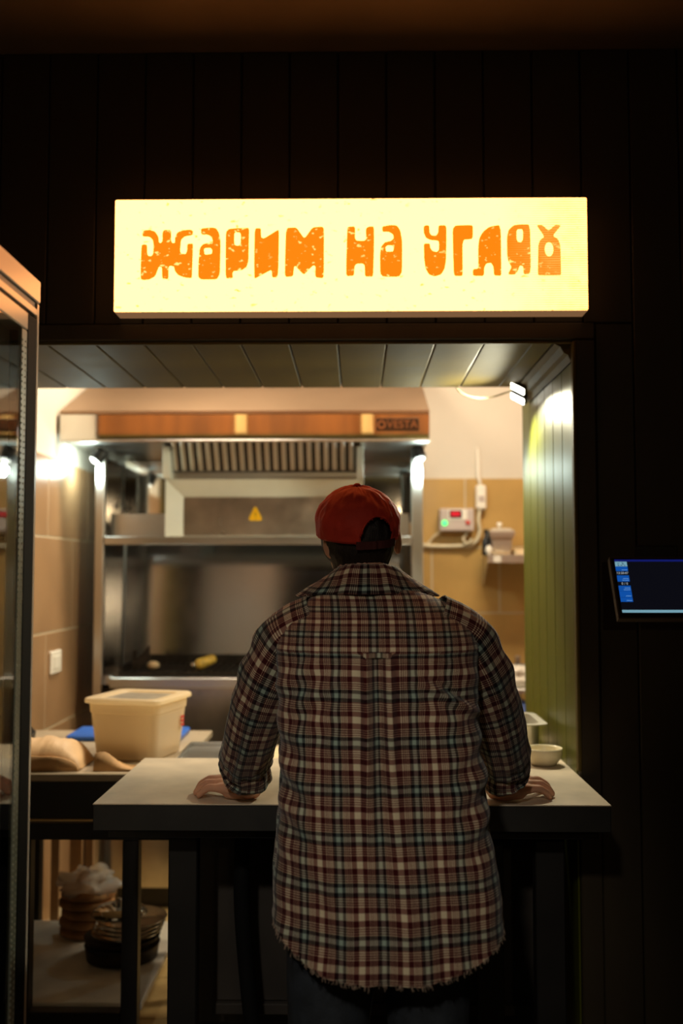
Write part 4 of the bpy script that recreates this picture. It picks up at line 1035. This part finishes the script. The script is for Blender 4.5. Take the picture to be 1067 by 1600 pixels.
# cap: slouchy dome, arched opening with a strap at the back, button, peak to the front
Rc = Matrix.Rotation(yaw, 3, 'Z') @ Matrix.Rotation(math.radians(-6), 3, 'Y') @ Matrix.Rotation(math.radians(12), 3, 'X')
def cpnt(az, el, ex=0.0):
    """az 0 = back of the head, positive to the wearer's right"""
    e = math.sin(max(el, 0) * .5 * PI / (PI / 2) * 1.0)
    wr = .004 * noise.noise(Vector((math.sin(az) * 3.2, math.cos(az) * 3.2, el * 3.0))) + .0025 * noise.noise(Vector((math.sin(az) * 8, math.cos(az) * 8, el * 5)))
    seam = min(abs(((az + PI / 6) % (PI / 3)) - PI / 6), 1) ; sm = -.0018 * math.exp(-(seam / .035) ** 2) * (1 if el < 1.5 else 0)
    hor = math.cos(el) ** .78 if el < PI / 2 else 0
    slouch = 1 + .065 * math.sin(min(1, el / .9) * PI) 
    rx_, ry_ = (.0935 + ex + wr + sm) * slouch, (.1085 + ex + wr + sm) * slouch
    p = Vector((math.sin(az) * rx_ * hor, -math.cos(az) * ry_ * hor, (.116 + ex + wr * .6) * math.sin(el) ** .92 if el > 0 else 0))
    return HC + Vector((0, -.002, -.004)) + Rc @ p
cap = MB(); NA, NE = 120, 34
vs_ = []; keep = {}
for i in range(NE + 1):
    el = (PI / 2 - .02) * i / NE
    for j in range(NA): vs_.append(cpnt(2 * PI * j / NA, el))
fs_ = []
def in_open(az, el):
    az = (az + PI) % (2 * PI) - PI
    w0, h0 = .43, .50
    return el > -1 and (az / w0) ** 2 + (el / h0) ** 2 < 1
for i in range(NE):
    for j in range(NA):
        azm = 2 * PI * (j + .5) / NA; elm = (PI / 2) * (i + .5) / NE
        if in_open(azm, elm): continue
        k = (j + 1) % NA
        fs_.append((i * NA + j, i * NA + k, (i + 1) * NA + k, (i + 1) * NA + j))
fs_.append(tuple(NE * NA + j for j in range(NA)))
cap.add(vs_, fs_); co = cap.build('cap', M_cap, man, True)
sd = co.modifiers.new('t', 'SOLIDIFY'); sd.thickness = .003; sd.offset = -1
MB().tube([cpnt(a * .05, .52 * math.sqrt(max(0, 1 - (a * .05 / .44) ** 2)), .001) for a in [x_ * .5 for x_ in range(-17, 18)]], .0022, 6).build('opening_trim', M_cap, co, True)
st_ = MB(); ra = []
for k in range(15):
    a = -.52 + k * 1.04 / 14
    b0, b1 = cpnt(a, .0, .002), cpnt(a, .0, .004)
    dn = Rc @ Vector((0, 0, -.011)); uu = Rc @ Vector((0, 0, .007))
    ra.append([b0 + dn, b1 + dn, b1 + uu, b0 + uu])
st_.loft(ra).build('strap', M_strap, co)
bt = cpnt(0, PI / 2 - .02, .003); MB().ell(HC + Vector((0, -.002, -.004)) + Rc @ Vector((0, 0, .117)), (.009, .009, .006), 14, 8).build('button', M_cap, co, True)
br = []
for k in range(19):
    u = -1 + 2 * k / 18; a = PI + u * .66
    c0 = cpnt(a, .02, .001); out = Rc @ Vector((math.sin(a) * .2, -math.cos(a), 0)); ln = .060 * math.sqrt(max(0, 1 - u * u)) + .002
    tip = c0 + out * ln + Vector((0, 0, -.004 * u * u - .004 * (1 - u * u)))
    br.append([c0 + Vector((0, 0, -.002)), tip + Vector((0, 0, -.002)), tip + Vector((0, 0, .002)), c0 + Vector((0, 0, .002))])
MB().loft(br).build('peak', M_cap, co, True)

# ---- shirt
def sm(a, b, x_):
    t_ = max(0, min(1, (x_ - a) / (b - a))); return t_ * t_ * (3 - 2 * t_)
PROF = [  # z, cx, cy, rx, ry
 (.70, .060, 2.000, .228, .150), (.80, .060, 2.015, .228, .150), (.92, .055, 2.040, .223, .145), (1.02, .050, 2.062, .216, .142), (1.12, .047, 2.085, .214, .142),
 (1.20, .046, 2.115, .216, .142), (1.27, .045, 2.145, .220, .140), (1.32, .045, 2.165, .222, .132), (1.355, .045, 2.180, .216, .120), (1.385, .045, 2.195, .197, .104),
 (1.410, .043, 2.208, .168, .090), (1.430, .040, 2.218, .134, .080), (1.448, .034, 2.228, .103, .074), (1.468, .027, 2.238, .080, .070)]
def prof(z):
    for i in range(len(PROF) - 1):
        a, b = PROF[i], PROF[i + 1]
        if z <= b[0] or i == len(PROF) - 2:
            t_ = max(0, min(1, (z - a[0]) / (b[0] - a[0])))
            # smooth (catmull) interpolation
            p0 = PROF[max(i - 1, 0)]; p3 = PROF[min(i + 2, len(PROF) - 1)]
            o = []
            for q_ in range(1, 5):
                m0 = (b[q_] - p0[q_]) / max(1e-6, b[0] - p0[0]) * (b[0] - a[0]); m1 = (p3[q_] - a[q_]) / max(1e-6, p3[0] - a[0]) * (b[0] - a[0])
                o.append((2 * t_ ** 3 - 3 * t_ ** 2 + 1) * a[q_] + (t_ ** 3 - 2 * t_ ** 2 + t_) * m0 + (-2 * t_ ** 3 + 3 * t_ ** 2) * b[q_] + (t_ ** 3 - t_ ** 2) * m1)
            return o
ZY = 1.318                     # yoke seam
def fold(u, z):
    """outward cloth displacement; u = metres from the back centre line"""
    f = 0.0
    below = sm(ZY + .004, ZY - .006, z)
    # box pleat under the yoke
    pl = sm(.86, 1.24, z)
    f += below * pl * (.017 * math.exp(-((u + .024) / .011) ** 2) + .015 * math.exp(-((u - .022) / .011) ** 2) - .012 * math.exp(-(u / .013) ** 2))
    # long soft vertical folds lower down
    lw = sm(1.15, .80, z)
    f += lw * .011 * math.sin(u * 46 + 1.2 * math.sin(z * 7)) * (.4 + .6 * noise.noise(Vector((u * 6, z * 2, 3))))
    # drag lines from the armpits to the middle of the back
    for s in (-1, 1):
        uu = u * s
        g = math.exp(-((uu - .135) / .085) ** 2) * math.exp(-((z - 1.235) / .075) ** 2)
        f += g * .006 * math.sin((z * 1.0 + uu * .62) * 105 + (0 if s > 0 else 1.4))
        g2 = math.exp(-((uu - .19) / .05) ** 2) * math.exp(-((z - 1.06) / .14) ** 2)
        f += g2 * .006 * math.sin((z - uu * .5) * 85 + s)
    # deep crease at the right shoulder blade
    dd_ = (z - 1.262) + (u - .115) * .55
    f += -.020 * math.exp(-(dd_ / .010) ** 2) * math.exp(-((u - .145) / .055) ** 2)
    f += .014 * math.exp(-((dd_ + .018) / .012) ** 2) * math.exp(-((u - .145) / .055) ** 2)
    f += .009 * noise.fractal(Vector((u * 7, z * 5, 1.3)), 1.0, 2.0, 3)
    f += .0028 * noise.noise(Vector((u * 34, z * 26, 7.1)))
    # yoke seam: a small step
    f += .0035 * sm(ZY - .004, ZY + .002, z)
    # hem flares a little
    f += .010 * sm(.82, .68, z)
    return f
NU, NV = 360, 200
def shirt_pt(a, z):
    """point on the shirt cloth and its uv; a = angle from the back centre line"""
    cx, cy, rx_, ry_ = prof(z)
    p_ = 2.5 - .45 * sm(1.34, 1.45, z)
    sa_, ca_ = math.sin(a), -math.cos(a)
    ex = math.copysign(abs(sa_) ** (2 / p_), sa_); ey = math.copysign(abs(ca_) ** (2 / p_), ca_)
    back = abs(a) < PI / 2
    uu = rx_ * ex * (1 + .10 * abs(ex) ** 3) if back else math.copysign(rx_ * 1.1 + (abs(a) - PI / 2) * .2, a)
    nrm = Vector((ex / rx_, ey / ry_, 0)).normalized()
    v = Vector((cx + rx_ * ex, cy + ry_ * ey, z)) + nrm * fold(rx_ * ex if back else uu, z)
    yb = prof(z)[1] - prof(z)[3]; y0 = prof(1.30)[1] - prof(1.30)[3]
    vz = z + (.03 if z > ZY else 0) + (.7 * max(0, yb - y0) if z > 1.30 else 0)
    w = (math.exp(-((uu + .024) / .016) ** 2) - math.exp(-((uu - .022) / .016) ** 2)) * sm(.86, 1.24, z) * sm(ZY + .003, ZY - .003, z)
    return v, (uu + .012 - .012 * w, vz)
sh = MB(); UVS = []
for i in range(NV + 1):
    tv = i / NV
    for j in range(NU + 1):
        tt = 2 * j / NU - 1
        a = math.copysign(PI * abs(tt) ** 1.25, tt)
        side = abs(math.sin(a))
        zh = .724 + .085 * side ** 2.4 * (1.0 if math.sin(a) < 0 else .75) + (.05 if math.cos(a) < 0 else 0) * abs(math.cos(a))
        zh += .004 * noise.noise(Vector((a * 14, 0, 5)))
        v, q_ = shirt_pt(a, zh + (1.468 - zh) * tv)
        sh.v.append(tuple(v)); UVS.append(q_)
for i in range(NV):
    for j in range(NU):
        q_ = i * (NU + 1) + j
        sh.f.append((q_, q_ + 1, q_ + NU + 2, q_ + NU + 1))
def set_uv(o, uvs):
    me = o.data; lay = me.uv_layers.new(name='UVMap')
    for lp in me.loops: lay.data[lp.index].uv = uvs[lp.vertex_index]
shirt = sh.build('shirt', M_plaid, man, True); set_uv(shirt, UVS)
# frayed threads at the hem
th = MB()
for k in range(300):
    j = random.randrange(NU + 1); p0 = Vector(sh.v[j]); 
    if p0.y > 2.1: continue
    ln = random.uniform(.003, .009)
    p1 = p0 + Vector((random.uniform(-.004, .004), random.uniform(-.003, .002), -ln))
    th.tube([p0 + Vector((0, 0, .003)), (p0 + p1) / 2 + Vector((random.uniform(-.002, .002), 0, 0)), p1], .0005, 4)
fo = th.build('hem_fringe', mat('loose_threads', (.30, .22, .16), .9, var=.4, vscale=90), shirt); fo['kind'] = 'stuff'
# sleeves
def sleeve(s):
    A = [Vector(p) for p in ARM[s]]
    path = [Vector((CXM + s * .120, 2.185, 1.372)), Vector((CXM + s * .185, 2.198, 1.335)), Vector((CXM + s * .232, 2.225, 1.262)), Vector((CXM + s * .268, 2.275, 1.175)), Vector((CXM + s * .296, 2.335, 1.088)),
            Vector((CXM + s * .311, 2.395, 1.038)), Vector((CXM + s * .313, 2.424, 1.004)), Vector((CXM + s * .323, 2.438, .989))]
    rad = [.070, .077, .072, .066, .062, .063, .058, .050]
    pts = curve_pts(path, 14); n_ = 72; mb = MB(); uv = []
    up = Vector((0, -1, 0)); dist = 0
    for i, p in enumerate(pts):
        t_ = (pts[min(i + 1, len(pts) - 1)] - pts[max(i - 1, 0)]).normalized()
        up = (up - t_ * up.dot(t_)).normalized(); b = t_.cross(up)
        f_ = i / 14; k0 = min(int(f_), len(rad) - 2); r = rad[k0] + (rad[k0 + 1] - rad[k0]) * (f_ - k0)
        if i: dist += (p - pts[i - 1]).length
        for j in range(n_ + 1):
            a = 2 * PI * j / n_; ca_, sa_ = math.cos(a), math.sin(a)
            uu = a * .062
            q_ = i / (len(pts) - 1)
            dsp = .0045 * noise.fractal(Vector((ca_ * 2.2 + s * 5, sa_ * 2.2, dist * 9)), 1, 2, 3)
            cr = sm(.55, .8, q_)
            dsp += cr * .006 * math.sin(dist * 120 + 2.6 * sa_ + 1.5 * ca_ + s) * (.5 + .5 * noise.noise(Vector((ca_ * 2, sa_ * 2, dist * 12))))
            dsp += .004 * math.sin(dist * 70 + 3 * ca_) * sm(.05, .2, q_) * sm(.5, .25, q_) * max(0, -sa_ * s)
            if q_ > .87: dsp += .007 * sm(.87, .885, q_)      # rolled cuff stands proud
            mb.v.append(tuple(p + (up * ca_ + b * sa_) * (r + dsp)))
            uv.append((uu + .02, dist + (.02 if q_ > .875 else 0)))
    for i in range(len(pts) - 1):
        for j in range(n_):
            q_ = i * (n_ + 1) + j; mb.f.append((q_, q_ + 1, q_ + n_ + 2, q_ + n_ + 1))
    o = mb.build('sleeve', M_plaid, shirt, True); set_uv(o, uv)
    sd = o.modifiers.new('t', 'SOLIDIFY'); sd.thickness = .0025; sd.offset = -1
sleeve(-1); sleeve(1)
# collar: stand and fold-over leaf whose points spread to the shoulders
cl = MB(); uv = []; NCs = 90
NC = Vector((.026, 2.238, 0))
for i in range(NCs + 1):
    a = (i / NCs - .5) * 2 * PI * .84           # 0 = back
    e = abs(a)
    sa_, ca_ = math.sin(a), -math.cos(a)
    ztop = 1.504 - .020 * sm(.3, 2.2, e); fl = sm(.7, 1.7, e)
    rin = Vector((.071 * sa_, .066 * ca_, 0))
    prf = [(rin * 1.03, 1.455), (rin * 1.0, 1.475), (rin * 1.04, ztop - .003), (rin * 1.08, ztop), (rin * 1.13, ztop - .004),
           (rin * (1.28 + .22 * fl), ztop - .016 - .004 * fl), (rin * (1.48 + .45 * fl), 1.456 - .004 * fl), (rin * (1.64 + .70 * fl), 1.4385 - .006 * fl)]
    d = 0; prev = None
    for (h_, z_) in prf:
        q_ = NC + h_ + Vector((0, .012 if False else 0, z_ + .002 * noise.noise(Vector((a * 3, z_ * 40, 2)))))
        if prev is not None: d += (q_ - prev).length
        prev = q_; cl.v.append(tuple(q_)); uv.append((a * .085 + .01, -d + .03))
nn = 8
for i in range(NCs):
    for j in range(nn - 1): cl.f.append((i * nn + j, i * nn + j + 1, (i + 1) * nn + j + 1, (i + 1) * nn + j))
co_ = cl.build('collar', M_plaid, shirt, True); set_uv(co_, uv)
sd = co_.modifiers.new('t', 'SOLIDIFY'); sd.thickness = .0035; sd.offset = -1
# locker loop under the yoke
lp = MB(); ra = []
for k in range(11):
    u = -.030 + .058 * k / 10
    aa = math.copysign(math.asin(min(1, (abs(u) / .222) ** 1.25)), u)
    y_ = shirt_pt(aa, ZY - .004)[0].y - .0035 - .007 * math.sin(PI * k / 10)
    ra.append([(.045 + u, y_, ZY - .008), (.045 + u, y_, ZY + .003), (.045 + u, y_ + .003, ZY + .003), (.045 + u, y_ + .003, ZY - .008)])
lp.loft(ra); lo = lp.build('locker_loop', M_plaid, shirt); set_uv(lo, [(v.co.x * 1.3, v.co.z + .05) for v in lo.data.vertices])
# trousers and shoes
tr = MB()
tr.loft([ering((CXM, 2.05, .80), .175, .125), ering((CXM, 2.05, .95), .182, .128), ering((CXM, 2.055, 1.02), .175, .12)])
for s in (-1, 1):
    tr.capsule([(CXM + s * .088, 2.048, .86), (CXM + s * .098, 2.04, .66), (CXM + s * .104, 2.03, .48), (CXM + s * .11, 2.0, .24), (CXM + s * .112, 1.985, .085)], [.098, .090, .075, .066, .066], 20)
remesh(tr.build('trousers', M_jeans, man), .007, 4, .5)
for s in (-1, 1):
    c0 = Vector((CXM + s * .112, 1.96, 0)); fdv = Vector((s * .10, 1, 0)).normalized(); sdv = Vector((fdv.y, -fdv.x, 0))
    prf = [(-.045, .030, .070), (-.02, .038, .085), (.06, .040, .080), (.12, .045, .062), (.18, .048, .050), (.225, .036, .040), (.245, .015, .028)]
    rr = []
    for (d_, hw, hh) in prf:
        b_ = c0 + fdv * d_
        rr.append([b_ + sdv * (hw * math.cos(k * PI / 8)) + Vector((0, 0, .030 + (hh) * math.sin(k * PI / 8))) for k in range(9)])
    so_ = MB().loft(rr).build('shoe', M_shoe, man, True)
    rr = [[c0 + fdv * d_ + sdv * (hw * 1.08 * q_) + Vector((0, 0, z_)) for (q_, z_) in ((1, .029), (1, .006), (-1, .006), (-1, .029))] for (d_, hw, hh) in prf]
    MB().loft(rr).build('sole', M_sole, so_)
man.location.y += .035
